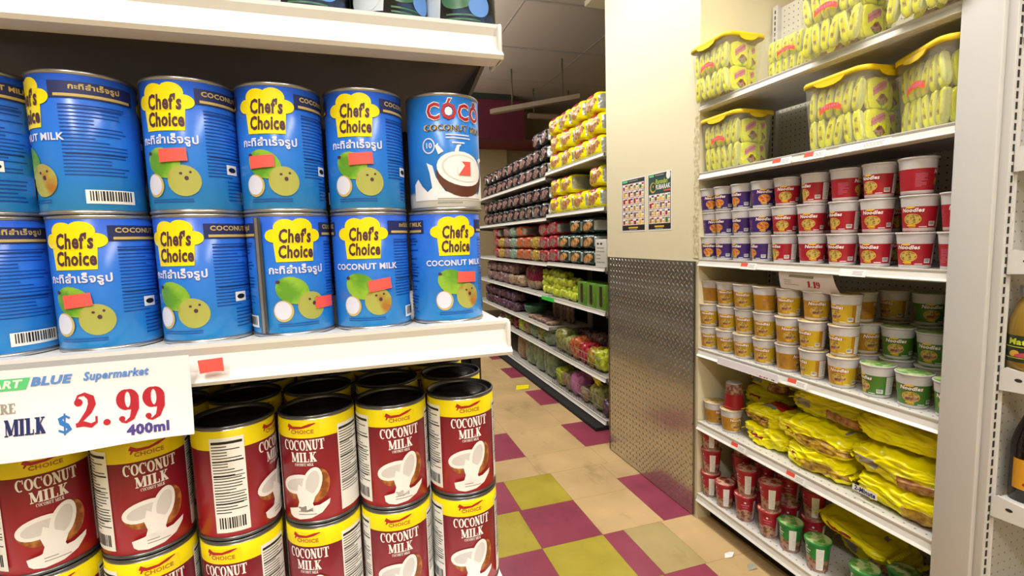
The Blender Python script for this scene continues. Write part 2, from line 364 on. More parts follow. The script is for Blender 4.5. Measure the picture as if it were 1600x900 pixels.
# ------------------------------------------------------------------ camera
RX = Vector((0.95218159, 0.05795888, -0.29998497)); RY = Vector((-0.30411015, 0.08515084, -0.94882367)); RZ = Vector((-0.02944878, 0.9946809, 0.09870495))
cam = bpy.data.cameras.new('camera'); co = bpy.data.objects.new('camera', cam); COL.objects.link(co)
cam.sensor_width = 36; cam.lens = 780*36/1600; cam.clip_start = .02
mw = Matrix((RX, RY, RZ)).to_4x4(); mw.translation = (0, 0, 1.42); co.matrix_world = mw
bpy.context.scene.camera = co
# ------------------------------------------------------------------ room
def struct(o): o['kind'] = 'structure'; return o
two_tone('tile_beige', '#b2986c', '#d3b482', 2.2, .36, .3, .7); two_tone('tile_magenta', '#86344a', '#983f57', 5, .36, .3, .7)
two_tone('tile_yellow', '#a3942a', '#b5a63a', 5, .36, .3, .7); two_tone('tile_pale', '#a89460', '#b8a670', 5, .36, .3, .7); mat('grout', '#5e5040', .8)
def grime(key, col='#6e5c42', amt=.55, sc=5.5, lo=.56, hi=.74):
    nt = MATS[key].node_tree; b = nt.nodes['Principled BSDF']; src = b.inputs['Base Color'].links[0].from_socket
    tc = nt.nodes.new('ShaderNodeTexCoord'); n = nt.nodes.new('ShaderNodeTexNoise'); n.inputs['Scale'].default_value = sc; n.inputs['Detail'].default_value = 9; n.inputs['Roughness'].default_value = .68
    mp = nt.nodes.new('ShaderNodeMapping'); mp.inputs['Scale'].default_value = (1, .45, 1); nt.links.new(tc.outputs['Object'], mp.inputs[0]); nt.links.new(mp.outputs[0], n.inputs['Vector'])
    mr = nt.nodes.new('ShaderNodeMapRange'); mr.inputs['From Min'].default_value = lo; mr.inputs['From Max'].default_value = hi; mr.inputs['To Max'].default_value = amt; nt.links.new(n.outputs['Fac'], mr.inputs['Value'])
    mx = nt.nodes.new('ShaderNodeMix'); mx.data_type = 'RGBA'; nt.links.new(mr.outputs[0], mx.inputs['Factor']); nt.links.new(src, mx.inputs['A']); mx.inputs['B'].default_value = lin(col); nt.links.new(mx.outputs['Result'], b.inputs['Base Color'])
grime('tile_beige'); grime('tile_magenta', '#4c2030', .35); grime('tile_yellow', '#6c5e20', .4); grime('tile_pale', '#6e5c42', .5)
g = Geo(); g.box(-4, -3, -.06, 5, 9.2, -.0009, 'grout')
rows = [(-3, 1.35)]+list(zip([1.35, 1.69, 2.03, 2.37, 2.70, 2.97, 3.40, 3.87, 4.29, 4.76, 5.17, 5.60, 6.02, 6.45, 6.88, 7.3, 7.75, 8.2, 8.7], [1.69, 2.03, 2.37, 2.70, 2.97, 3.40, 3.87, 4.29, 4.76, 5.17, 5.60, 6.02, 6.45, 6.88, 7.3, 7.75, 8.2, 8.7, 9.2]))
spec = {1.35: [(.14, .45, 'm'), (.45, .75, 'y'), (.75, 1.06, 'm'), (1.06, 1.16, 'y'), (1.16, 1.37, 'm'), (1.37, 1.7, 'b')],
        1.69: [(.14, .44, 'y'), (.44, .75, 'm'), (.75, 1.06, 'y'), (1.06, 1.17, 'm'), (1.17, 1.38, 'p'), (1.38, 1.7, 'b')],
        2.03: [(.14, .44, 'm'), (.44, .75, 'y'), (.75, 1.06, 'm'), (1.06, 1.40, 'b'), (1.40, 1.7, 'm')],
        2.37: [(.14, .45, 'y'), (.45, .765, 'm'), (.765, 1.06, 'y'), (1.06, 1.40, 'b'), (1.40, 1.7, 'm2')],
        2.97: [(.69, 1.0, 'm'), (1.0, 1.43, 'b'), (1.43, 1.75, 'm')], 3.87: [(1.0, 1.45, 'b'), (1.45, 1.76, 'm')],
        4.76: [(1.0, 1.47, 'b'), (1.47, 1.78, 'm')], 5.60: [(1.2, 1.50, 'b'), (1.50, 1.8, 'm')], 6.45: [(1.2, 1.50, 'b'), (1.50, 1.8, 'm')], 7.3: [(1.2, 1.50, 'b'), (1.50, 1.8, 'm')]}
CK = {'m': 'tile_magenta', 'y': 'tile_yellow', 'b': 'tile_beige', 'p': 'tile_pale'}
def tile(x0, x1, y0, y1, k):
    e = .0006; g.add([(x0+e, y0+e, 0), (x1-e, y0+e, 0), (x1-e, y1-e, 0), (x0+e, y1-e, 0)], [(0, 1, 2, 3)], k)
for y0, y1 in rows:
    if y0 < 0:
        j = 0; y = 1.35
        while y > -3:
            for i in range(-13, 17): tile(i*.305+.14, i*.305+.445, max(y-.305, -3), y, ('tile_magenta', 'tile_yellow')[(i+j) % 2] if -1 < i < 4 else 'tile_beige')
            y -= .305; j += 1
        continue
    sp = spec.get(y0, [(1.0, 1.45, 'b'), (1.45, 1.78, 'b')]); xl = sp[0][0]; xr = sp[-1][1]
    for a, b, c in sp:
        if c == 'm2': tile(a, b, y0, 2.50, 'tile_magenta'); tile(a, b, 2.50, y1, 'tile_beige')
        else: tile(a, b, y0, y1, CK[c])
    x = xl
    while x > -4: tile(max(x-.305, -4), x, y0, y1, 'tile_beige'); x -= .305
    x = xr
    while x < 5: tile(x, min(x+.305, 5), y0, y1, 'tile_beige'); x += .305
struct(g.build('floor', fix=False))
mat('wall_cream', '#e2d9b8', .55, 0, .03, 1.5, bump=.12, bscale=9); mat('wall_side', '#d9cfa0', .6, 0, .03, 2); mat('ceiling', '#baaea2', .85, 0, .04, 1)
mat('maroon', '#6e2640', .6, 0, .08, 2); mat('maroon_pale', '#7c3c48', .7); mat('teal_trim', '#2c3434', .7); mat('wall_far', '#9a8c6a', .7); mat('wall_far_pale', '#c0b08c', .7)
H_C = 3.75
g = Geo(); g.box(-4, -3, H_C, 5, 9.2, H_C+.1, 'ceiling')
struct(g.build('ceiling'))
g = Geo()
for y in (4.83, 6.03, 7.25): g.box(1.2, y, H_C-.012, 4.9, y+.018, H_C, 'shelf_old')
for x in (1.75, 2.95, 4.15): g.box(x, 4.83, H_C-.006, x+.008, 8, H_C, 'shelf_old')
struct(g.build('trim_1'))
for nm, b in (('wall_back', (-4, -3.1, 0, 5, -3, H_C)), ('wall_left', (-4.1, -3, 0, -4, 9.2, H_C)), ('wall_right', (5, -3, 0, 5.1, 9.2, H_C)), ('wall_front', (-4, 9, 0, 5, 9.1, H_C))):
    g = Geo(); g.box(*b, 'wall_far' if nm == 'wall_front' else 'wall_side'); struct(g.build(nm))
g = Geo(); g.box(-4, 8, 3.05, 2.83, 9, 3.66, 'maroon', .0); g.box(-4, 8.02, 3.04, 4.2, 9, 3.05, 'maroon_pale'); struct(g.build('trim_2'))
g = Geo(); g.box(-4, 7.98, 3.66, 2.62, 8.1, H_C, 'teal_trim'); struct(g.build('trim_3'))
g = Geo(); g.box(1, 8.93, 0, 2.8, 9, 3.04, 'wall_far_pale'); struct(g.build('trim_4'))
g = Geo(); g.box(2.35, 3.5, 3.70, 5, 4.75, H_C, 'wall_cream'); struct(g.build('trim_5'))
# the pillar and its checker-plate cladding
g = Geo(); g.box(1.565, 1.992, 0, 3.0, 2.885, H_C, 'wall_cream')
struct(g.build('wall_pillar'))
two_tone('plaster_rough', '#b8aa84', '#e0d6b4', 60, .8, .35, .65, bump=1)
g = Geo(); rr = random.Random(3); z = 1.30; pts = []
while z < 1.98: pts.append((1.990-rr.uniform(-.012, .006)+.035, z)); z += .022
n = len(pts)
vs = [(1.5622, 1.9915, p[1]) for p in pts]+[(1.5622, p[0], p[1]) for p in pts]+[(1.566, 1.9915, p[1]) for p in pts]+[(1.566, p[0], p[1]) for p in pts]
g.add(vs, [(i, i+1, n+i+1, n+i) for i in range(n-1)]+[(i, i+1, 2*n+i+1, 2*n+i) for i in range(n-1)]+[(n+i, n+i+1, 3*n+i+1, 3*n+i) for i in range(n-1)], 'plaster_rough')
struct(g.build('trim_6'))
m = mat('checker_plate', '#c4c0b8', .19, .92, .06, 3, bump=.04, bscale=5)
mat('plate_edge', '#7d786e', .3, .9)
def diamonds(y0, y1, z0, z1):
    g = Geo(); g.box(1.5575, y0, z0, 1.5625, y1, z1, 'checker_plate')
    p = .036; rw = 0; z = z0+.015
    while z < z1-.012:
        y = y0+.012+(p/2 if rw % 2 else 0); i = 0
        while y < y1-.03:
            a = R(45 if (rw) % 2 else -45); c, s_ = cos(a), sin(a); l, w = .0130, .0042
            P = [(l, 0), (0, w), (-l, 0), (0, -w)]; P = [(y+a_*c-b_*s_, z+a_*s_+b_*c) for a_, b_ in P]
            g.add([(1.5575, q[0], q[1]) for q in P]+[(1.5540, y, z)], [(0, 1, 4), (1, 2, 4), (2, 3, 4), (3, 0, 4)], 'checker_plate')
            y += p
        z += p/2; rw += 1
    g.box(1.5555, y0, z0, 1.5575, y0+.012, z1, 'plate_edge'); g.box(1.5555, y1-.012, z0, 1.5575, y1, z1, 'plate_edge')
    return g
pl = thing('checker_plate_cladding', 'bright metal checker plate sheet covering the lower part of the cream pillar', 'wall cladding', (0, 0, 0))
pg_ = diamonds(2.005, 2.868, .012, 1.285)
rv = pg_
for z in [.06+.105*i for i in range(12)]:
    for y in (2.018, 2.855):
        rv.add([(1.5555-.0016*(r == 0), y+r*cos(a*pi/4), z+r*sin(a*pi/4)) for r in (0, .0042) for a in range(8)], [(a, (a+1) % 8, 8+(a+1) % 8, 8+a) for a in range(8)], 'slot', True)
rv.build('metal_sheet', pl)
# two flyers pasted on the pillar
def cells(A, x0, y0, x1, y1, nx, ny, seed):
    rr = random.Random(seed); A.rect(x0, y0, x1, y1, 'flyer_frame', 2)
    dx = (x1-x0)/nx; dy = (y1-y0)/ny
    for i in range(nx):
        for j in range(ny):
            a = x0+i*dx; b = y0+j*dy; A.rect(a+.0015, b+.0015, a+dx-.0015, b+dy-.0015, 'white', 3)
            A.rect(a+dx*.12, b+dy*.12, a+dx*rr.uniform(.45, .6), b+dy*rr.uniform(.6, .85), rr.choice(['noodle', 'cup_red', 'cup_green', 'gold_ring', 'photo_dark', 'small_yellow', 'cup_yellow']), 4)
            A.rect(a+dx*.55, b+dy*.6, a+dx*.92, b+dy*.85, rr.choice(['grey_ink', 'navy', 'price_red']), 5); A.rect(a+dx*.62, b+dy*.12, a+dx*.92, b+dy*.4, 'small_yellow', 5)
mat('flyer_frame', '#9a3030', .6); mat('flyer_dark', '#1e2f2a', .5); mat('flyer_green', '#1c4a44', .5); mat('flyer_black', '#1b1616', .5)
def flyer(nm, lab, y0, y1, z0, z1, main):
    w = y1-y0; h = z1-z0; A = Art(); A.rect(0, 0, w, h, 'paper', 0); A.rect(.006, .006, w-.006, h-.006, 'flyer_dark', 1)
    A.rect(.006, .006, w-.006, .032, 'flyer_black', 2); A.rect(w*.3, .018, w*.7, .026, 'small_yellow', 3); A.rect(w*.34, .009, w*.66, .013, 'grey_ink', 3)
    A.rect(.014, h-.020, w*.27, h-.009, 'green_ink', 3); A.text('your supermarket', w*.52, h-.014, .012, 'grey_ink', 3) if False else A.rect(w*.32, h-.017, w*.7, h-.012, 'grey_ink', 3)
    if main:
        A.rect(.006, h*.64, w-.006, h-.026, 'flyer_green', 2)
        A.ell(w*.23, h*.75, .028, .028, 'gold_ring', 3); A.ell(w*.245, h*.757, .022, .022, 'flyer_green', 4); A.ell(w*.24, h*.77, .006, .006, 'gold_ring', 5)
        A.text('Ramadan', w*.58, h*.84, .036, 'lime_ink', 4, .012, .8, .3); A.text('MUBARAK', w*.62, h*.745, .034, 'white', 4, .03, .85); A.rect(w*.68, h*.665, w*.96, h*.69, 'tag_red', 4)
        A.ell(w*.87, h*.93, .018, .022, 'white', 4)
        cells(A, .010, .036, w-.010, h*.635, 4, 4, 5)
    else: cells(A, .010, .036, w-.010, h-.028, 4, 6, 9)
    g = Geo(); g.box(1.5638, -y1, z0, 1.5648, -y0, z1, 'paper'); g.v = [(x, -y, z) for x, y, z in g.v]
    A.to_plane(g, (1.5637, y1, z0), (0, -1, 0), (0, 0, 1), .00008)
    tag(g.build(nm, fix=False), lab, 'flyer')
flyer('supermarket_flyer', 'right-hand green-topped holiday flyer reading MUBARAK on the cream pillar', 2.205, 2.42, 1.44, 1.745, True)
flyer('supermarket_flyer', 'left-hand flyer of small product pictures on the cream pillar', 2.445, 2.70, 1.44, 1.745, False)
# scraps on the floor
def scrap(lab, x, y, pts, k):
    g = Geo(); n = len(pts); vs = [(a, b, .001+.004*((i*7) % 3)) for i, (a, b) in enumerate(pts)]+[(a, b, .0002+.004*((i*7) % 3)) for i, (a, b) in enumerate(pts)]
    g.add(vs, [tuple(range(n)), tuple(range(2*n-1, n-1, -1))]+[(i, (i+1) % n, n+(i+1) % n, n+i) for i in range(n)], k); tag(g.build('paper_scrap', loc=(x, y, .0002)), lab, 'litter')
# ------------------------------------------------------------------ hanging pale battens under the ceiling
mat('batten', '#a2937f', .6); mat('rod_grey', '#6b6255', .6)
b = thing('hanging_batten', 'long pale hanging batten with rounded near end under the ceiling', 'ceiling batten')
g = Geo(); P0 = Vector((1.99, 7.06, 3.22)); P1 = Vector((2.95, 6.1, 3.235)); d = (P1-P0).normalized(); n_ = Vector((-d.y, d.x, 0))
out = [(0, -.02), (.0, .02), (.03, .04), (.08, .05), (1.35, .03), (1.35, -.03), (.08, -.05), (.03, -.04)]
g.add([tuple(P0+d*a+n_*c+Vector((0, 0, zz))) for zz in (-.03, .03) for a, c in out], [tuple(range(8)), tuple(range(15, 7, -1))]+[(i, (i+1) % 8, 8+(i+1) % 8, 8+i) for i in range(8)], 'batten'); g.build('blade', b)
for t in (.35, 1.1): q = P0+d*t; g = Geo(); g.rod((q.x, q.y, q.z+.03), (q.x, q.y, H_C), .012, 'rod_grey'); g.build('rod', b)
b = thing('hanging_batten', 'shorter dark-edged hanging batten behind the pale one under the ceiling', 'ceiling batten')
g = Geo(); g.box(2.75, 7.56, 3.30, 3.55, 7.64, 3.36, 'batten'); g.build('blade', b); 
for xx in (3.45, 2.85): g = Geo(); g.rod((xx, 7.6, 3.36), (xx, 7.6, H_C), .012, 'rod_grey'); g.build('rod', b)
# ------------------------------------------------------------------ light
def tube_light(x, y0, y1, z, power, lab):
    f = thing('fluorescent_light', lab, 'ceiling light', (x, (y0+y1)/2, z), 0, None)
    L = y1-y0; g = Geo(); g.prism([(-.09, .02), (-.06, .06), (.06, .06), (.09, .02), (.085, .018), (-.085, .018)], 'Y', -L/2, L/2, 'white'); g.v = [(x_, y_, z_) for x_, y_, z_ in g.v]
    g.build('housing', f)
    if 'tube_glow' not in MATS: mat('tube_glow', '#fff6e4', .5, emit=9)
    for s_ in (-.035, .035): g = Geo(); g.rod((s_, -L/2+.03, 0), (s_, L/2-.03, 0), .015, 'tube_glow', 12); g.build('tube', f)
    for yy in (-L/2+.3, L/2-.3): g = Geo(); g.rod((0, yy, .06), (0, yy, H_C-z), .006, 'rod_grey'); g.build('hanger_rod', f)
    l = bpy.data.lights.new('area', 'AREA'); l.shape = 'RECTANGLE'; l.size = .2; l.size_y = L; l.energy = power; l.color = (1, .985, .955)
    o = bpy.data.objects.new('fluorescent_lamp_and_fill', l); COL.objects.link(o); o.location = (x, (y0+y1)/2, z-.03)
    up_fill = l.copy(); up_fill.energy = power*.95; o = bpy.data.objects.new('fluorescent_lamp_and_fill', up_fill); COL.objects.link(o); o.location = (x, (y0+y1)/2, z+.075); o.rotation_euler = (pi, 0, 0)  # added upward fill over the housing to brighten the ceiling
tube_light(.95, .3, 3.2, 3.1, 40, 'long fluorescent light over the near aisle')
tube_light(-.6, -2.4, -.2, 3.1, 55, 'fluorescent light behind the viewer, left of the aisle')
tube_light(.95, -2.4, -.2, 3.1, 40, 'fluorescent light over the aisle behind the viewer')
tube_light(.55, 3.9, 7.6, 3.1, 60, 'long fluorescent light over the far aisle, hidden behind the can shelf')
w = bpy.data.worlds.new('world'); bpy.context.scene.world = w; w.use_nodes = True
w.node_tree.nodes['Background'].inputs[0].default_value = (.9, .93, 1, 1); w.node_tree.nodes['Background'].inputs[1].default_value = .3
sc = bpy.context.scene; sc.view_settings.view_transform = 'Standard'; sc.view_settings.look = 'None'; sc.view_settings.gamma = 1; sc.view_settings.use_curve_mapping = False; sc.view_settings.exposure = 0
# ------------------------------------------------------------------ end shelf on the left with the cans
LIP = [(0, 0), (-.006, .003), (-.012, .014), (-.004, .026), (0, .031), (.004, .031), (.004, 0)]   # side profile of a price channel: (out, up)
def lip_y(g, x0, x1, yf, zt, h, k='shelf_white'):      # faces -Y
    s_ = h/.031; g.prism([(yf+a*1.0, zt-h+b_*s_) for a, b_ in [(0.012, 0), (-.008, 0), (-.010, .003), (-.002, .010), (.002, .022), (-.001, .028), (-.001, .031), (.012, .031)]], 'X', x0, x1, k)
def lip_x(g, y0, y1, xf, zt, h, k='shelf_lip'):        # faces -X
    s_ = h/.031; n0 = len(g.v); g.prism([(xf+a, zt-h+b_*s_) for a, b_ in [(0.012, 0), (-.010, 0), (-.012, .002), (-.004, .008), (.001, .022), (-.002, .028), (-.002, .031), (.012, .031)]], 'Y', y0, y1, k)
es = thing('end_shelf_unit', 'white metal end-of-aisle shelf unit carrying the coconut milk cans', 'shelving')
g = Geo(); g.box(-.95, .862, .02, .205, .89, 2.6, 'back_dark'); g.build('back_panel', es)
for x in (-.95, .188): g = Geo(); g.box(x, .845, 0, x+.017, .862, 2.6, 'back_dark'); g.build('upright', es)
for zt, yf in ((1.620, .475), (1.337, .475), (1.036, .445), (.15, .42)):
    g = Geo(); g.box(-.95, yf+.005, zt-.016, .142, .86, zt-.0005, 'shelf_white'); g.box(-.945, yf+.021, zt-.019, .141, .86, zt-.016, 'shelf_under_shade'); g.box(-.95, yf+.012, zt-.03, .142, yf+.02, zt-.002, 'shelf_white')  # dark underside sheet: shade beneath the shelf put into its colour
    sh = g.build('shelf', es)
    g = Geo(); lip_y(g, -.95, .146, yf, zt+.002, .034); g.box(.142, yf-.006, zt-.032, .146, yf+.03, zt+.001, 'shelf_white', .0015); g.build('price_channel', sh)
    if zt > 1.2:
        g = Geo(); g.prism([(.50, zt-.019), (.845, zt-.019), (.845, zt-.085), (.82, zt-.085)], 'X', .137, .141, 'bracket_dark'); g.build('bracket', sh)
g = Geo(); g.box(-.95, .5, 0, .14, .84, .13, 'kick'); g.build('base', es)
# ------------------------------------------------------------------ cans
RC = .0365
def can_parts(root, Hc, band, art, lidk='tin', rim='tin', seam=None):
    g = Geo(); prof = [(RC-.0012, .0028), (RC-.0002, .0036)]; ks = ['tin']
    for z, k in band: prof.append((RC, z)); ks.append(k)
    prof.append((RC-.0012, Hc-.0028)); ks.append('tin')
    g.lathe(prof, ks, 48)
    if art: art.to_cyl(g, lambda z: RC, RC)
    if seam is not None:
        a = R(seam); A = Art(); A.rect(a*RC-.0035, .004, a*RC+.0035, Hc-.004, 'tin_dark', 20); A.rect(a*RC-.0022, .004, a*RC+.0006, Hc-.004, 'tin', 21); A.to_cyl(g, lambda z: RC, RC)
    g.build('body', root, fix=False)
    g = Geo(); g.lathe([(RC-.0016, 0), (RC+.0002, .0004), (RC+.0006, .0016), (RC+.0002, .0028), (RC-.001, .0032)], rim, 48); g.lathe([(RC-.0016, 0), (.0001, .001)], rim, 48); g.build('bottom_rim', root)
    g = Geo(); g.lathe([(RC-.001, Hc-.0032), (RC+.0002, Hc-.0028), (RC+.0006, Hc-.0012), (RC, Hc), (RC-.0014, Hc), (RC-.002, Hc-.004)], rim, 48); g.build('top_rim', root)
    g = Geo(); g.lathe([(RC-.002, Hc-.004), (RC-.004, Hc-.0042), (RC-.0055, Hc-.0032), (RC-.008, Hc-.0032), (RC-.009, Hc-.0038), (RC-.016, Hc-.0038), (RC-.017, Hc-.0032), (.0001, Hc-.0032)], lidk, 48); g.build('lid', root)
def chef_art():
    """Thai front at 0, English front on the opposite side, text panels between them"""
    B = Art(); HALF = pi*RC
    for thai in (True, False):
        A = Art(); y0 = .068
        A.poly([(-.0160, y0), (.0160, y0), (.0175, .088), (-.0175, .088)], 'can_yellow', 2)
        for li, (a, b_, r1, r2) in enumerate(((-.0165, .0915, .0080, .0060), (.0165, .0915, .0080, .0060), (-.0065, .0985, .010, .0078), (.007, .099, .010, .0080), (0, .093, .013, .009))): A.ell(a, b_, r1, r2, 'can_yellow', 2.3+.25*li)
        A.text("Chef's", .001, .0905, .0165, 'brown_ink', 4.5, .036, .62, .12); A.text('Choice', .001, .0765, .0155, 'brown_ink', 4.5, .036, .62, .1)
        A.text('กะทิสำเร็จรูป' if thai else 'COCONUT MILK', .001, .0605, .0092 if thai else .0078, 'lilac_white', 4, .03, 1)
        A.ell(-.004, .042, .0150, .0120, 'nut_green', 3, -25); A.ell(-.016, .050, .002, .0015, 'brown_ink', 4)
        A.ell(.012, .027, .0125, .0130, 'nut_tan', 5, 20); A.ell(.014, .029, .0016, .0018, 'brown_ink', 6); A.ell(.010, .033, .0012, .001, 'brown_ink', 6); A.ell(.017, .034, .0010, .001, 'brown_ink', 6)
        A.ell(-.0125, .0235, .0085, .0098, 'nut_ring', 6); A.ell(-.013, .0240, .0072, .0084, 'lilac_white', 7)
        A.lines(-.018, .0085, .018, .0125, 2, 'label_blue_ink', 4, .3, 2)
        A.rect(.0245, .0905, .083, .1035, 'navy', 2); A.text('กะทิสำเร็จรูป' if not thai else 'COCONUT MILK', .055, .0993, .0056, 'nut_ring', 3, .03, 1.15); A.rect(.028, .0918, .08, .0940, 'nut_ring', 3)
        A.lines(.030, .030, .074, .087, 20, 'label_blue_ink', 2, .26, 4+thai); A.rect(.030, .0835, .074, .0839, 'black', 3); A.rect(.032, .0475, .072, .0480, 'black', 3)
        if thai: A.rect(.046, .034, .0575, .0425, 'white', 3); A.ell(.0518, .0382, .0042, .0022, 'black', 4); A.lines(.046, .010, .072, .029, 6, 'label_blue_ink', 2, .3, 8)
        else: A.barcode(.042, .0085, .076, .0195, 3, 3)
        B.sh += [([(x+(0 if thai else HALF), y) for x, y in v], f, k, l) for v, f, k, l in A.sh]
    return B
def proto_chef(thai, seam=None):
    t = thing('coconut_milk_can', 'x', 'can', group='blue cans on the end shelf')
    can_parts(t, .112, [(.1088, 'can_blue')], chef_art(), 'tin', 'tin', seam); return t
_pc = Place(proto_chef(True))
pc = {True: _pc, False: lambda l, rz, lab: _pc(l, rz+pi, lab)}
STK = []
def face(x, y, delta): return -math.atan2(x, y)+R(delta)
def sticker(root, deg, z, w, h, tilt, nm='price_sticker', rb=RC):
    A = Art(); A.poly([(-w/2, -h/2), (w/2, -h/2+.001), (w/2-.0004, h/2), (-w/2, h/2-.0006)], 'orange_sticker', 0)
    c, s_ = cos(R(tilt)), sin(R(tilt)); k = A.sh[0]; u0 = R(deg)*RC
    A.sh[0] = ([(u0+x*c-y*s_, z+x*s_+y*c) for x, y in k[0]], k[1], k[2], k[3])
    g = Geo(); A.to_cyl(g, lambda z: rb+.0016, RC, .0003, .004); o = g.build(nm, root, fix=False); o['label'] = 'orange price sticker'
YB = .526; ZB1 = 1.3370; ZB2 = ZB1+.1125
top = [(-.283, -72, 1, None), (-.209, -75, 0, None), (-.131, -33, 1, (10, .048)), (-.058, -19, 1, (-6, .044)), (.018, -15, 1, (10, .048))]
names = ['leftmost', 'second from the left', 'third from the left', 'fourth from the left', 'fifth from the left']
desc_t = ['cut by the photo edge', 'turned to show its barcode', 'sticker on its green coconut', 'sticker left of its coconuts', 'with a centred sticker']
for i, (x, dl, th, st) in enumerate(top):
    o = pc[bool(th)]((x, YB, ZB2), face(x, YB, dl), 'blue can in the upper row, %s, %s' % (names[i], desc_t[i]))
    if st: STK.append((o, st[0]-2, st[1], .0215, .0115, 1, 0))
low = [(-.283, -62, 0, None), (-.2065, -34, 1, (0, .043, 4)), (-.1305, -37, 1, None), (-.0575, 6, 1, (40, .029, -2)), (.018, -12, 0, (22, .043, 6)), (.094, 15, 0, (18, .046, -4))]
desc_l = ['cut by the photo edge', 'angled sticker over the coconut', 'without any sticker', 'with a vertical metal seam', 'with a tilted sticker', 'standing at the shelf end']
names2 = names[:5]+['rightmost']
seamp = proto_chef(True, -47); seam_can = Place(seamp)
for i, (x, dl, th, st) in enumerate(low):
    f = seam_can if i == 3 else pc[bool(th)]
    o = f((x, YB, ZB1), face(x, YB, dl), 'blue can in the lower row, %s, %s' % (names2[i], desc_l[i]))
    if st: STK.append((o, st[0], st[1], .021, .0115, st[2], 0 if th else 180))
for o, dg_, zz, ww, hh, tl, bk in STK: sticker(o, dg_+bk, zz, ww, hh, tl)
# the different can at the right end of the upper row
t = thing('coconut_milk_can', 'bright blue can with red lettering and halved coconut, right end of the upper row', 'can')
A = Art()
A.text('CÓCÔ', .002, .0935, .0215, 'white', 3, .06, .86); A.text('CÓCÔ', .002, .0935, .0215, 'red', 5, .022, .885)
A.text('COCONUT MILK', .002, .0785, .0078, 'nut_ring', 3, .05, 1.05); A.text('COCONUT MILK', .002, .0785, .0078, 'navy', 5, -.0, 1.08)
A.lines(-.010, .068, .018, .074, 2, 'lilac_white', 3, .4, 4); A.lines(-.004, .0635, .015, .0665, 1, 'lilac_white', 3, .5, 9)
A.ring(-.027, .062, .0065, .0075, .0012, 'lilac_white', 3); A.text('10', -.027, .062, .007, 'lilac_white', 3, .02)
mat('coco_milk', '#e8e8ee', .35); mat('nut_dark', '#5a2f22', .4)
A.poly([(-.046, .010), (-.046, .026), (-.041, .031), (-.036, .024), (-.030, .018), (-.025, .022), (-.027, .036), (-.030, .046), (-.024, .043), (-.021, .032), (-.012, .018), (.028, .016), (.034, .028), (.038, .038), (.044, .030), (.046, .010)], 'coco_milk', 3)
A.ell(.006, .0345, .0265, .0215, 'nut_dark', 5, -8); A.ell(.006, .0400, .0258, .0165, 'cream_white', 6, -8); A.ell(.007, .0405, .0220, .0132, 'cream_shade', 7, -8); A.ell(.008, .0400, .0210, .0122, 'cream_white', 8, -8)
A.stroke([(-.015, .055), (-.019, .062), (-.0175, .064)], [.006, .003, .001], 'cream_white', 6); A.stroke([(0, .056), (.002, .062), (.005, .063)], [.004, .003, .001], 'cream_white', 6); A.stroke([(.029, .049), (.036, .052), (.039, .051)], [.005, .003, .001], 'cream_white', 6)
A.lines(-.02, .006, .03, .013, 2, 'grey_ink', 4, .3, 6)
can_parts(t, .112, [(.1088, 'coco_blue')], A, 'tin', 'tin'); t.location = (.0965, YB, ZB2); t.rotation_euler = (0, 0, face(.0965, YB, 19))
A = Art(); A.poly([(-.002, .034), (.0115, .034), (.0115, .047), (.001, .047)], 'orange_sticker', 0); A.poly([(-.002, .034), (-.003, .045), (.001, .047), (.0045, .043)], 'white', 2); A.sh = [([(x+.003, y) for x, y in vs], f, k, l) for vs, f, k, l in A.sh]
g = Geo(); A.to_cyl(g, lambda z: RC+.0018, RC, .0003, .004); g.build('price_sticker', t, fix=False)['label'] = 'red and white folded sticker'
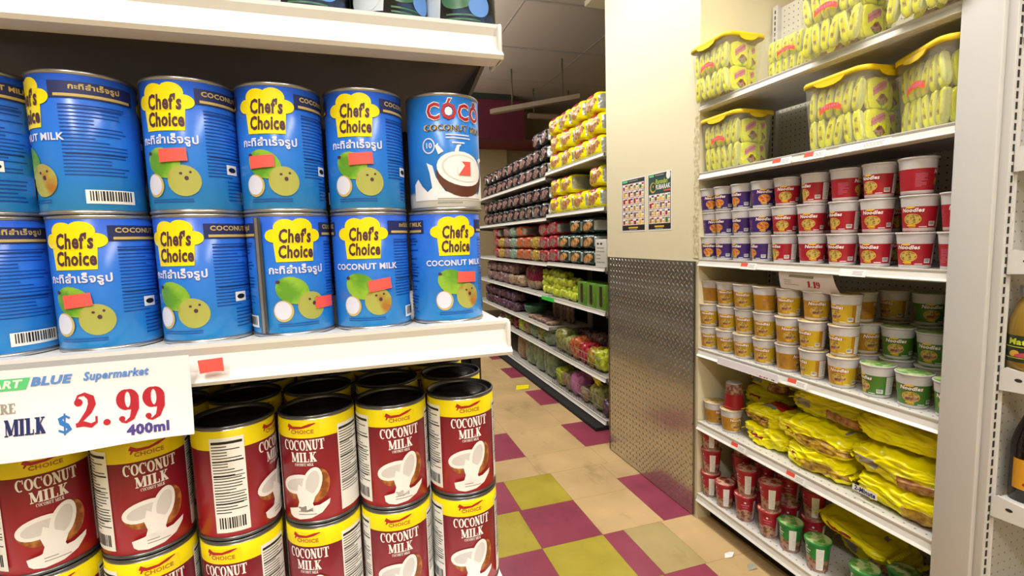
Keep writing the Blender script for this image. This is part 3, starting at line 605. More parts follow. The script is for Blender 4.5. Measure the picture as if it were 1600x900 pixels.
# red cans
def red_can_art():
    A = Art(); A.rect(-.0165, .0900, .0165, .1022, 'can_yellow', 1)
    A.stroke([(-.014, .1005), (-.009, .098), (0, .0982), (.007, .1002), (.013, .1020)], [.004, .003, .0022, .0026, .0008], 'red', 3); A.stroke([(-.012, .098), (-.0135, .0950)], [.002, .001], 'red', 3)
    A.text('CHOICE', 0, .0938, .0052, 'nut_brown', 3, .03, 1.1)
    S = Art().serif('COCONUT', 0, 0, .0105, 'cream_white', 4, .52, .06, .23); off = S.endx/2; A.sh += [([(x-off, y+.0755) for x, y in v], f, k, l) for v, f, k, l in S.sh]
    S = Art().serif('MILK', 0, 0, .0098, 'cream_white', 4, .62, .08, .23); off = S.endx/2; A.sh += [([(x-off, y+.0638) for x, y in v], f, k, l) for v, f, k, l in S.sh]
    S = Art().serif('COCONUT MILK', 0, 0, .0028, 'cream_white', 4, .52, .1); off = S.endx/2; A.sh += [([(x-off, y+.0600) for x, y in v], f, k, l) for v, f, k, l in S.sh]
    A.ell(.010, .040, .0125, .0175, 'nut_brown', 3, -12); A.ell(-.011, .036, .0135, .0105, 'nut_brown', 3, -14)
    A.ell(-.0085, .0415, .0168, .0095, 'cream_white', 5, 14); A.ell(-.0085, .0412, .0128, .0060, 'cream_shade', 6, 14)
    A.ell(.0065, .0425, .0088, .0165, 'cream_white', 7, -16); A.ell(.0068, .0435, .0058, .0120, 'cream_shade', 8, -16)
    A.poly([(-.0065, .042), (.009, .030), (.006, .022), (.009, .014), (-.010, .014), (-.007, .024), (-.009, .032)], 'cream_white', 9)
    A.poly([(-.018, .010), (-.019, .016), (-.010, .018), (-.004, .0205), (.004, .0195), (.012, .020), (.022, .0245), (.021, .020), (.014, .012), (.004, .0075), (-.008, .0060), (-.015, .0075)], 'cream_white', 9)
    A.lines(-.008, .0100, .010, .0155, 2, 'grey_ink', 10, .3, 3)
    for s_ in (-1, 1):
        c = s_*.0475; z1 = .099 if s_ < 0 else .096
        A.rect(c-.0145, .008, c+.0145, z1, 'white', 3); A.rect(c-.013, z1-.006, c+.013, z1-.0035, 'black', 4); A.lines(c-.013, .026, c+.013, z1-.007, 24, 'black', 4, .32, 7+s_)
        for zz in (.036, .046, .062, .076): A.rect(c-.013, zz, c+.013, zz+.0007, 'black', 5)
        if s_ < 0: A.barcode(c-.013, .009, c+.013, .024, 4, 5)
    return A
t = thing('coconut_milk_can', 'x', 'can', group='red cans under the end shelf')
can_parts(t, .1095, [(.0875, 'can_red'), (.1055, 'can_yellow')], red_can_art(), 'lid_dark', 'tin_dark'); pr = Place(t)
YR = .539; XR = [-.352, -.277, -.1995, -.1215, -.0445, .030, .1055]; ZR = [1.0365, 1.1470]; XR[0] = -.352
colw = ['far left column beyond the photo edge', 'first column from the left', 'second column from the left', 'third column from the left', 'fourth column from the left', 'fifth column from the left', 'column at the shelf end']
DL = {1: [None, 5, 8, 63, -24, 12, 15], 0: [None, 0, 5, -30, -28, 3, 12]}
rowsn = ['front row', 'second row back', 'third row back', 'fourth row back']
for tier in (1, 0):
    for r in range(4 if tier else 1):
        for i in range(1, 7):
            x = XR[i]+.004*math.sin(i*5+r*3)*(r > 0); y = YR+r*.0765
            d_ = DL[tier][i] if r == 0 else random.uniform(-60, 60)
            pr((x, y, ZR[tier]), face(x, y, d_), 'red and yellow coconut milk can, %s tier, %s, %s' % ('upper' if tier else 'lower', rowsn[r], colw[i]))
for i in range(1, 6):   # second row of blue cans, dark behind the first
    pass
# dark cans on the shelf above
def top_art():
    A = Art(); A.poly([(-.035, .008), (-.012, .008), (-.010, .03), (-.020, .075), (-.035, .09)], 'top_can_pale', 2); A.lines(-.005, .006, .03, .014, 2, 'top_can_green', 3, .4, 4); A.ell(.01, .03, .02, .012, 'top_can_green', 3, 20)
    A.ell(.028, .022, .012, .010, 'pale_blue_ink', 4, 30); A.ell(-.03, .02, .016, .012, 'top_can_pale', 4); A.text('CO', .018, .040, .022, 'top_can_pale', 5, .02, .8); return A
t = thing('tall_can', 'x', 'can', group='dark cans on the upper shelf')
can_parts(t, .1095, [(.1055, 'top_can')], top_art(), 'tin', 'tin'); pt = Place(t)
for i, (x, d_) in enumerate(((-.175, 0), (-.100, 20), (-.025, -20), (.048, 10), (.1175, -12))):
    pt((x, .521, 1.6205), face(x, .521, d_), 'dark blue-black can with pale marks on the top shelf, %s' % ['leftmost', 'second from the left', 'third from the left', 'fourth from the left', 'at the shelf end'][i])
# price sheet hanging from the lip
mat('sheet', '#efebf2', .75, 0, .015)
SW = .62; X1 = -.132
def sbend(x, y): return .004+.006*max(0, (.05-y)/.05)**1.5+.0022*sin(x*38)*max(0, (.05-y)/.05)
g = Geo(); nx, nz = 40, 14; z0, z1 = 1.2670, 1.3335
def sp(i, j, off): x = X1-SW+SW*i/nx; y = (z1-z0)*j/nz; dip = 0; return (x, .465-sbend(x-X1+SW, y)-off, z0+y+.002*sin(x*30)*(j == 0))
for off in (0, .0005): g.add([sp(i, j, off) for j in range(nz+1) for i in range(nx+1)], [(j*(nx+1)+i, j*(nx+1)+i+1, (j+1)*(nx+1)+i+1, (j+1)*(nx+1)+i) for j in range(nz) for i in range(nx)], 'sheet', True)
A = Art(); L = SW
def put(S, dx, dy, shear=0): A.sh.extend([([(x+dx+y*shear, y+dy) for x, y in v], f, k, l) for v, f, k, l in S.sh])
S = Art().serif('2.99', 0, 0, .0265, 'price_red', 3, .60, .10, .3); put(S, L-.0790, .0175)
S = Art().serif('$', 0, 0, .0140, 'blue_ink', 3, .8, .1, .4); put(S, L-.0900, .0150)
S = Art().serif('MILK', 0, 0, .0125, 'navy', 3, .5, .08, .27); put(S, L-.1220, .0170)
S = Art().serif('COCONUT', 0, 0, .0125, 'navy', 3, .5, .08, .27); put(S, L-.1220-.058, .0170)
S = Art().serif('RE', 0, 0, .0075, 'grey_ink', 3, .62, .08, .23); put(S, L-.1240, .0340); S = Art().serif('CHOI', 0, 0, .0075, 'grey_ink', 3, .62, .08, .23)
A.text('400ml', L-.0310, .0110, .0105, 'purple_ink', 3, .05)
A.text('BLUE', L-.0925, .0560, .0088, 'pale_blue_ink', 3, .05, 1.15, .3); A.text('Supermarket', L-.0505, .0565, .0088, 'pale_blue_ink', 3, .04, .86, .3); A.poly([(L-.142, .0510), (L-.1075, .0510), (L-.1040, .0600), (L-.1385, .0600)], 'green_ink', 2)
A.text('MART', L-.123, .0555, .008, 'white', 3, .04, 1.1, .3)
A.to_plane(g, (X1-SW, .4645, z0), (1, 0, 0), (0, 0, 1), .00015, bend=sbend, step=.012)
tag(g.build('price_sheet', fix=False), 'white paper price sheet reading MILK $2.99 400ml hanging from the can shelf', 'price sign')
g = Geo(); pts = [(-.1265, 1.3275), (-.1085, 1.3285), (-.1080, 1.317), (-.116, 1.3175), (-.1255, 1.3165)]
g.prism(pts, 'Y', .4625, .4640, 'orange_sticker'); tag(g.build('price_sticker'), 'torn orange sticker on the shelf lip beside the price sheet', 'sticker')

# ------------------------------------------------------------------ aisle side of the shelving behind the can shelf
ls = thing('shelving_bay', 'pale shelving running along the left of the aisle behind the can shelf', 'shelving')
g = Geo(); g.box(-.25, .90, .05, -.235, 7.6, 2.3, 'shelf_old'); g.build('back_panel', ls)
g = Geo(); g.box(-.23, .90, 0, .13, 7.6, .1, 'kick'); g.build('base', ls)
for z in (.16, .5, .85, 1.2, 1.55, 1.9):
    g = Geo(); g.box(-.234, .90, z-.025, .17, 7.6, z, 'shelf_white'); g.box(.17, .90, z-.033, .18, 7.6, z+.002, 'shelf_white'); g.build('shelf', ls)
# ------------------------------------------------------------------ right-hand shelving bay
XF = 1.56; Y0, Y1 = .94, 1.985
SH = {1: 2.005, 2: 1.695, 3: 1.296, 4: .869, 5: .505, 6: .137}
bay = thing('shelving_bay', 'white metal shelving bay of noodle cups right of the aisle, against the pillar', 'shelving')
g = Geo(); g.box(1.985, Y0, .1, 1.995, Y1, 2.46, 'peg_right'); g.build('pegboard_back', bay)
for y in (Y1-.035, Y0):
    g = Geo(); g.box(1.962, y, 0, 1.984, y+.03, 2.47, 'shelf_grey')
    z = .2
    while z < 2.45: g.box(1.9612, y+.012, z, 1.9622, y+.018, z+.016, 'slot'); z += .0254
    g.build('slotted_upright', bay)
g = Geo(); g.box(1.64, Y0, 0, 1.96, Y1, .095, 'kick'); g.build('base', bay)
for i, z in SH.items():
    g = Geo(); g.box(XF+.004, Y0, z-.02, 1.96, Y1, z-.0006, 'shelf_punched' if i > 2 else 'shelf_grey'); g.box(XF+.012, Y0, z-.035, XF+.022, Y1, z-.01, 'shelf_grey'); s = g.build('shelf', bay)
    g = Geo(); lip_x(g, Y0, Y1, XF, z+.002, .033 if i < 4 else .04); g.build('price_channel', s)
# end frame between the two fixtures
g = Geo()
ef = thing('shelf_end_frame', 'tall plain white end panel closing the noodle cup shelving', 'end panel')
g = Geo(); g.box(1.545, .845, 0, 1.562, .939, 3.0, 'shelf_grey', .003); g.box(1.562, .852, 0, 2.3, .936, 2.9, 'shelf_grey'); g.build('panel', ef)
eb = thing('end_shelf_rack', 'slotted white rack with short shelves holding sauce bottles at the right edge', 'shelving')
g = Geo(); g.box(1.60, .838, .02, 2.3, .8515, 2.9, 'peg_end'); g.build('pegboard_back', eb)
g = Geo(); g.box(1.5625, .826, 0, 1.599, .8515, 2.95, 'shelf_grey', .002)
z = .1
while z < 2.9: g.box(1.572, .8248, z, 1.5785, .8262, z+.017, 'slot'); z += .0254
g.box(1.588, .822, 0, 1.591, .8262, 2.95, 'shelf_white')
g.build('slotted_upright', eb)
RB = {2: 1.345, 3: 1.044, 4: .700, 1: 1.60, 0: 1.92, 5: .36}
for i, z in RB.items():
    g = Geo(); g.box(1.584, .50, z-.012, 2.3, .822, z-.004, 'shelf_white'); s = g.build('shelf', eb)
    g = Geo(); o_ = [(.824, z-.052), (.824, z+.002), (.812, z+.010), (.79, z+.006), (.70, z-.002), (.50, z-.004), (.50, z-.03), (.60, z-.04)]; g.prism(o_, 'X', 1.578, 1.583, 'shelf_white')
    g.add([(1.5775, .785+.008*cos(a*pi/6), z-.018+.0045*sin(a*pi/6)) for a in range(12)], [tuple(range(12))], 'slot'); g.build('side_bracket', s)
    g = Geo(); g.prism([(.505, z-.036), (.490, z-.036), (.492, z+.002), (.505, z+.002)], 'X', 1.578, 2.3, 'shelf_white'); g.build('price_channel', s)
# bottles
def bottle(lab, x, y, z, r, prof, liquid, capcol, Aa, delta):
    t = thing('sauce_bottle', lab, 'bottle', (x, y, z), face(x, y, delta))
    g = Geo(); g.lathe(prof, liquid, 40, cap0=True); Aa.to_cyl(g, lambda q: r, r, .0003); g.build('body', t, fix=False)
    rt, zt = prof[-1]; g = Geo(); pr_ = [(rt+.003, zt-.02), (rt+.0045, zt-.018), (rt+.0045, zt+.006), (rt+.003, zt+.009), (.0001, zt+.010)]; g.lathe(pr_, capcol, 32); g.build('cap', t)
r = .043
A = Art(); A.rect(-.06, .03, .06, .098, 'label_dark', 1); A.text('Matouk', .0, .082, .021, 'lime_ink', 3, .04, 1.05, .1); A.rect(-.05, .068, .05, .070, 'lime_ink', 3)
A.ell(-.022, .052, .011, .008, 'gold_ring', 3, 20); A.ell(0, .050, .022, .006, 'ink_pink', 4, 10); A.ell(.02, .052, .012, .009, 'small_yellow', 3, -20); A.rect(-.05, .040, .05, .0415, 'lime_ink', 3)
bottle('clear bottle of golden sauce with dark fruit label on the rack, upper of two', 1.628, .792, 1.0405, r, [(r-.004, 0), (r, .004), (r, .12), (r-.003, .14), (.028, .178), (.021, .19), (.021, .215)], 'juice', 'tin', A, -10)
A = Art(); A.rect(-.055, .035, .055, .115, 'bottle_label_y', 1); A.rect(-.018, .085, .02, .10, 'cup_gold', 3); A.rect(-.02, .062, .022, .07, 'cup_gold', 3); A.ell(.02, .046, .014, .005, 'red', 3); A.ell(-.01, .046, .008, .003, 'nut_green', 3); A.ell(-.027, .05, .004, .004, 'red', 3)
bottle('dark bottle with orange-yellow label on the rack, lower of two', 1.660, .785, .6965, r, [(r-.004, 0), (r, .004), (r, .15), (r-.006, .18), (.022, .225), (.018, .235), (.018, .27)], 'sauce', 'cup_white', A, 20)
# ------------------------------------------------------------------ noodle cups
CH = .108
def cr(z): return .0385+(.0478-.0385)*z/CH
def cup_proto(col, bowl, lidp, oval=False):
    t = thing('noodle_cup', 'x', 'noodle cup', group='%s noodle cups' % col)
    lab = 'cup_'+col; g = Geo()
    prof = [(cr(0)-.002, 0), (cr(.002), .002), (cr(.010), .010), (cr(.073), .073), (cr(.102), .102)]
    g.lathe(prof, ['cup_white', 'cup_white', lab, 'cup_white'], 40, cap0=True)
    A = Art()
    if col == 'yellow': A.poly([(.012, .010), (.055, .010), (.055, .073), (.018, .073)], 'cup_gold', 1) if True else 0
    A.ell(0, .036, .0235, .0165, 'gold_ring', 2); A.ell(0, .0365, .0215, .0148, bowl, 3)
    if col == 'green' or col == 'yellow': A.ell(0, .0345, .0215, .011, 'cup_photo', 4, 0, 24, 180, 360)
    A.text('Noodles', 0, .0625, .0165, 'red' if col != 'red' else 'cup_red', 4, .07, .92, .2); A.text('Noodles', 0, .0625, .0165, 'white', 6, .03, .94, .2)
    A.ell(-.004, .071, .012, .003, 'small_yellow', 3); A.rect(-.014, .0165, .010, .0195, 'small_yellow', 4); A.rect(-.009, .0128, .010, .0148, 'small_yellow', 4); A.rect(.018, .0125, .038, .0145, 'white', 3)
    A.barcode(.042, .016, .060, .029, 3, 4)
    A.rect(.068, .012, .095, .071, 'white', 2); A.lines(.070, .015, .093, .069, 16, 'grey_ink', 3, .3, 6)
    A.lines(-.075, .02, -.045, .06, 9, 'pink_ink' if col != 'yellow' else 'cup_photo', 2, .25, 5)
    A.to_cyl(g, cr, cr(.045), step=.007); g.build('body', t, fix=False)
    g = Geo(); g.lathe([(cr(.1), .100), (.0492, .1015), (.0505, .1035), (.0505, .1060), (.0492, .1072), (.0475, .1068)], 'cup_white', 40); g.build('rim', t)
    g = Geo(); g.lathe([(.0478, .1068), (.0470, .1074), (.0001, .1074)], lidp, 40); g.build('lid', t); return t
P_ = {c: Place(cup_proto(c, b, l)) for c, b, l in (('purple', 'bowl_orange', 'cup_white'), ('red', 'noodle', 'lid_print_r'), ('yellow', 'noodle', 'lid_print_y'), ('green', 'noodle', 'lid_print_g'))}
tiern = ['bottom', 'middle', 'top']
colsY = [1.972, 1.872, 1.770, 1.660, 1.548, 1.425, 1.305, 1.190, 1.070, .955]
seen_from = 'counting from the pillar'
rot3 = {0: [-20, -60, -50, -65, -60, 5, -35, -30, -25, 40], 1: [10, -55, -55, 10, -15, -15, -50, -20, -25, 0], 2: [0, -40, -50, 5, -10, -60, 70, -40, 95, 60]}
for tier in range(3):
    for i, y in enumerate(colsY):
        c = 'purple' if i < 4 else 'red'
        x = 1.6185 + (.012*math.sin(i*7+tier*2) if tier else 0)*.6
        yy = y+(.004*sin(i*3+tier*5) if tier else 0)
        if tier == 2 and i == 9: continue
        P_[c]((x, yy, SH[3]+tier*.1095), face(x, yy, rot3[tier][i]), '%s noodle cup, %s tier of its shelf, %s counting from the pillar' % (c, tiern[tier], ORD[i]))
P_['red']((1.735, .985, SH[3]+.219), face(1.7, 1, 0), 'red noodle cup standing back in shadow on the top tier beside the end panel')
P_['red']((1.735, .985, SH[3]), face(1.7, 1, 0), 'red noodle cup behind the front row beside the end panel, lowest of three')
P_['red']((1.735, .985, SH[3]+.1095), face(1.7, 1, 0), 'red noodle cup behind the front row beside the end panel, middle of three')
# a second row of red cups behind the gaps
for i, y in enumerate((1.48, 1.36, 1.245)):
    for tier in range(3): P_['red']((1.735, y, SH[3]+tier*.1095), 0, 'red noodle cup in the shadowed second row, %s tier, %s counting from the pillar' % (tiern[tier], ORD[i]))
Y4 = [1.972, 1.862, 1.752, 1.638, 1.520, 1.408, 1.290]
rot4 = {0: [-12, 0, -18, -18, 60, -65, -15], 1: [-15, -15, -18, -18, 5, -45, -45], 2: [60, -15, -15, 90, -20, 0, -50]}
for tier in range(3):
    for i, y in enumerate(Y4):
        x = 1.620+.008*sin(i*5+tier*4)*(tier > 0); yy = y+.004*sin(i*2+tier*3)*(tier > 0)
        P_['yellow']((x, yy, SH[4]+tier*.1095), face(x, yy, rot4[tier][i]), 'yellow noodle cup, %s tier of its shelf, %s counting from the pillar' % (tiern[tier], ORD[i]))
for i, (x, y, tr, c, d_) in enumerate([(1.735, 1.30, 0, 'yellow', 0), (1.735, 1.30, 1, 'yellow', 30), (1.735, 1.32, 2, 'yellow', 90)]):
    P_[c]((x, y, SH[4]+tr*.1095), face(x, y, d_), 'yellow noodle cup behind the last front stack, %s tier' % tiern[tr])
for (x, y, tr, d_, lab) in [(1.628, 1.172, 0, -60, 'front green noodle cup turned to its white panel, single on the punched shelf'), (1.628, 1.060, 0, -10, 'front green noodle cup showing its bowl picture, single on the punched shelf'), (1.628, .952, 0, -20, 'front green noodle cup partly hidden by the end panel'),
                            (1.750, 1.198, 0, 0, 'green noodle cup under another in the second row, farther from the end panel'), (1.750, 1.198, 1, -8, 'green noodle cup raised on another in the second row, bowl picture facing out'),
                            (1.750, 1.085, 0, 10, 'green noodle cup under another in the second row, nearer the end panel'), (1.750, 1.085, 1, -20, 'green noodle cup raised on another in the second row beside the end panel')]:
    P_['green']((x, y, SH[4]+tr*.1095), face(x, y, d_), lab)
for (y, c) in ((1.29, 'yellow'), (1.175, 'green'), (1.06, 'green')):
    for tr in range(3):
        P_[c]((1.860, y, SH[4]+tr*.1095), face(1.84, y, -45 if c == 'yellow' else 10), '%s noodle cup in the dark back row, %s tier%s' % (c, tiern[tr], '' if c == 'yellow' else (', farther from the end panel' if y > 1.1 else ', nearer the end panel')))
P_['yellow']((1.625, 1.945, SH[5]), face(1.62, 1.94, 45), 'yellow noodle cup alone at the pillar end of the yellow bag shelf')
P_['yellow']((1.625, 1.832, SH[5]), face(1.62, 1.83, 30), 'yellow noodle cup with a red cup standing on its lid')
# tall red and green cups with coloured lids
def tall_cup(col):
    lid = col+'_lid'; t = thing('noodle_cup', 'x', 'noodle cup', group='tall %s noodle cups' % col); g = Geo(); Ht = .118
    rf = lambda z: .034+.010*z/Ht
    g.lathe([(rf(0)-.002, 0), (rf(.003), .003), (rf(.05), .05), (rf(.112), .112)], ['cup_white', 'cup_photo', lid if col == 'green' else 'cup_red'], 36, cap0=True)
    A = Art(); A.ell(0, .040, .022, .020, 'cup_photo', 2); A.rect(-.016, .078, .016, .082, 'pink_ink' if col == 'red' else 'white', 3); A.rect(-.010, .068, .010, .071, 'pink_ink' if col == 'red' else 'white', 3); A.ell(0, .092, .004, .004, 'white', 3)
    A.ell(.004, .038, .008, .006, 'noodle', 4, 20); A.rect(.035, .012, .060, .098, 'white', 3); A.lines(.037, .015, .058, .095, 14, 'grey_ink', 4, .15, 6); A.to_cyl(g, rf, .039, step=.007); g.build('body', t, fix=False)
    g = Geo(); g.lathe([(rf(.110), .108), (.0462, .1085), (.0470, .111), (.0470, .1165), (.0455, .118), (.0435, .1172)], lid, 36); g.build('lid_ring', t)
    g = Geo(); g.lathe([(.0438, .1172), (.0001, .1172)], 'lid_print_r' if col == 'red' else 'lid_print_g', 36); g.build('lid', t); return t
TR = Place(tall_cup('red')); TG = Place(tall_cup('green'))
TR((1.640, 1.835, SH[5]+.118+.1085), face(1.63, 1.83, 0), 'tall red noodle cup turned upside down on a yellow cup', rot=(pi, 0, 0))
s6 = SH[6]
for x, y, tr, d_, lab in [(1.612, 1.952, 0, 40, 'lowest of the red stack nearest the pillar'), (1.614, 1.950, 1, 50, 'middle of the red stack nearest the pillar'), (1.612, 1.955, 2, 45, 'topmost of the red stack nearest the pillar'),
                          (1.606, 1.845, 0, 50, 'single one next to the pillar stack'), (1.700, 1.845, 0, 10, 'lowest of the second row stack'), (1.700, 1.845, 1, 10, 'middle of the second row stack'), (1.700, 1.845, 2, 10, 'topmost of the second row stack'),
                          (1.612, 1.725, 0, 0, 'below the cup showing its white panel'), (1.616, 1.722, 1, 55, 'upper one showing its white panel, lid torn'),
                          (1.615, 1.592, 0, -10, 'lower of the stack by the green cups'), (1.618, 1.590, 1, 60, 'upper of the stack by the green cups'),
                          (1.72, 1.72, 0, 0, 'behind the middle stack, lower'), (1.72, 1.72, 1, 0, 'behind the middle stack, second'), (1.72, 1.72, 2, 20, 'behind the middle stack, upper'),
                          (1.725, 1.60, 0, 0, 'shadowed one behind the last stack, lower'), (1.725, 1.60, 1, 0, 'shadowed one behind the last stack, middle'), (1.725, 1.60, 2, 60, 'shadowed one behind the last stack, upper'),
                          (1.73, 1.48, 0, 0, 'shadowed one behind the first green cup, lower'), (1.73, 1.48, 1, 60, 'shadowed one behind the first green cup, upper')]:
    TR((x, y, s6+tr*.1185), face(x, y, -62 if d_ >= 40 else d_), 'tall red cup on the lowest shelf, '+lab)
for x, y, tr, d_, lab in [(1.620, 1.488, 0, 40, 'first from the red cups'), (1.618, 1.362, 0, 50, 'second from the red cups'), (1.625, 1.185, 0, 40, 'tipped toward the end panel, white panel showing'), (1.628, 1.075, 0, 20, 'nearest the end panel'), (1.73, 1.13, 0, 10, 'behind the cups by the end panel'), (1.63, .985, 0, 10, 'hidden behind the end panel')]:
    TG((x, y, s6+tr*.1185), face(x, y, -58 if d_ >= 40 else d_), 'tall green cup on the lowest shelf, '+lab)
# ------------------------------------------------------------------ large yellow noodle bags
def bag_fn(style):
    def f(p):
        x, y, z = p            # x along the bag, y towards the back, z up
        if y < -.45 and z < .25:
            if style == 'photo':
                if z < .45 and abs(x+.45-.5*z) < .12: return 'foil_yellow'
                if x > -.3 and -.85+.2*x < z < .05+.15*sin(x*4): return 'noodle_photo'
                if -.62 < x < -.42 and z > -.35: return 'foil_red'
                return 'foil_yellow'
            if style == 'plain':
                if -.3 < z < .05 and -.75 < x < .05: return 'foil_red' if abs(z+.12-.05*x) < .1 else 'foil_yellow'
                return 'foil_yellow'
            if style == 'grey':
                if -.85 < x < -.35 and z > -.5: return 'foil_grey'
                if x > .1 and z < -.1: return 'photo_warm'
                return 'foil_dull'
            if style == 'minute':
                if x > .15 and z < -.05+.2*(x-.15): return 'noodle_photo'
                return 'foil_yellow' if z > -.2 else 'foil_dull'
        if z > .5 and style == 'brown' : return 'foil_red' if abs(x) < .5 and y > -.2 else ('silver_foil' if abs(x+.1) < .35 and y > -.5 else 'foil_yellow')
        if style == 'brown' and y < -.45 and z < .2: return 'noodle_photo' if x < .4 else 'foil_yellow'
        if z > .35 and style == 'logo' and x > .05 and y > -.7+.5*x: return 'foil_red' if y > -.15 else ('silver_foil' if x > .35 else 'foil_red')
        if z > .5 and .62 < x < .72 and -.2 < y < .2: return 'foil_grey'
        if z > .5 and style == 'grey' and -.15 < x < .1 and y > -.1: return 'foil_grey'
        return 'foil_yellow'
    return f
def big_bag(lab, cx, cy, cz, L, W, Hh, style, seed, rot=(0, 0, 0), n=44):
    t = thing('noodle_bag', lab, 'noodle bag', (cx, cy, cz)); t.rotation_euler = (rot[0], rot[1], -pi/2+rot[2]); t['group'] = 'large yellow noodle bags'
    g = Geo(); plump(g, L*.96, W, Hh+.006, 5, n, .013, seed, bag_fn(style), freq=1.4, pinch=.3)
    g.build('bag', t)
    for s_ in (-1, 1): g = Geo(); crimp(g, s_*(L/2-.004), W*.8, Hh, s_, 'foil_yellow', 12, -.006); g.build('crimped_seal', t)
    return t
s5 = SH[5]
big_bag('flat yellow bag with a thin red strip, lowest next to the yellow cups', 1.69, 1.635, s5+.046, .24, .17, .088, 'plain', 3)
big_bag('brown and yellow bag with silver lettering lying on the flat yellow bag', 1.70, 1.655, s5+.125, .23, .17, .072, 'brown', 5)
big_bag('large yellow bag with noodle picture, lowest of the first tall pile', 1.685, 1.385, s5+.048, .29, .19, .092, 'photo', 8)
big_bag('large yellow bag with glossy creases and dark noodle picture, middle of the first tall pile', 1.68, 1.40, s5+.140, .33, .19, .09, 'photo', 12)
big_bag('large yellow bag with grey barcode patch, top of the first tall pile', 1.735, 1.385, s5+.234, .32, .19, .088, 'grey', 15, (R(-10), 0, 0))
big_bag('large yellow bag marked 2-Minute, lowest of the pile by the end panel', 1.685, 1.075, s5+.050, .31, .19, .096, 'minute', 21)
big_bag('large creased yellow bag, middle of the pile by the end panel', 1.68, 1.085, s5+.146, .33, .19, .09, 'grey', 26)
big_bag('large yellow bag with red logo corner, top of the pile by the end panel', 1.70, 1.09, s5+.238, .32, .19, .088, 'logo', 31, (R(-14), 0, 0))
for i, (x, y, z) in enumerate(((1.87, 1.83, .048), (1.87, 1.83, .138), (1.86, 1.79, .228), (1.88, 1.53, .048), (1.88, 1.53, .138), (1.88, 1.53, .225))):
    big_bag('shadowed yellow bag at the back of the shelf, %s' % ['lowest near the pillar', 'second up near the pillar', 'topmost near the pillar', 'lowest behind the brown bag', 'second up behind the brown bag', 'topmost behind the brown bag'][i], x, y, s5+z, .24, .17, .088, 'plain' if i % 2 else 'grey', 40+i, n=20)
# printed strips on the lowest bag
A = Art(); A.rect(-.042, -.011, .042, .011, 'white', 0); A.text('2-Minute', .001, 0, .022, 'navy', 2, .04, .82, .15)
g = Geo(); A.to_plane(g, (1.5795, 1.165, s5+.040), (0, -1, 0), (0.0, 0, 1), .0004)
tp = bpy.data.objects['noodle_bag.005'] if 'noodle_bag.005' in bpy.data.objects else None
def attach(o, root):
    o.parent = root; bpy.context.view_layer.update(); o.matrix_parent_inverse = root.matrix_world.inverted()
o = g.build('printed_strip', fix=False); attach(o, [q for q in bpy.data.objects if q.get('label', '').startswith('large yellow bag marked')][0]); o['label'] = 'white strip reading 2-Minute'
# yellow bags on the lowest shelf
big_bag('yellow bag slumped over the green cups on the lowest shelf', 1.78, 1.31, s6+.150, .26, .20, .05, 'plain', 51, (R(0), R(12), R(8)), 24)
big_bag('yellow bag standing at the back of the lowest shelf', 1.86, 1.30, s6+.06, .26, .16, .10, 'grey', 52, n=20)
# ------------------------------------------------------------------ tubs of noodle snacks
TL, TW, TH = .245, .205, .230
def sqprof(L, W, r, n=6):
    pts = []
    for cx, cy, a0 in ((L/2-r, W/2-r, 0), (-L/2+r, W/2-r, 90), (-L/2+r, -W/2+r, 180), (L/2-r, -W/2+r, 270)):
        for i in range(n+1): a = R(a0+90*i/n); pts.append((cx+r*cos(a), cy+r*sin(a)))
    return pts
def sqloft(g, secs, k, cap0=False, cap1=False):
    """secs: (scale L, scale W, r, z)"""
    R_ = [[(x, y, z) for x, y in sqprof(L, W, r)] for L, W, r, z in secs]; n = len(R_[0]); vs = [p for q in R_ for p in q]
    fs = [(j*n+i, j*n+(i+1) % n, (j+1)*n+(i+1) % n, (j+1)*n+i) for j in range(len(secs)-1) for i in range(n)]
    if cap0: fs.append(tuple(range(n))[::-1])
    if cap1: fs.append(tuple(range(len(vs)-n, len(vs))))
    g.add(vs, fs, k, True)
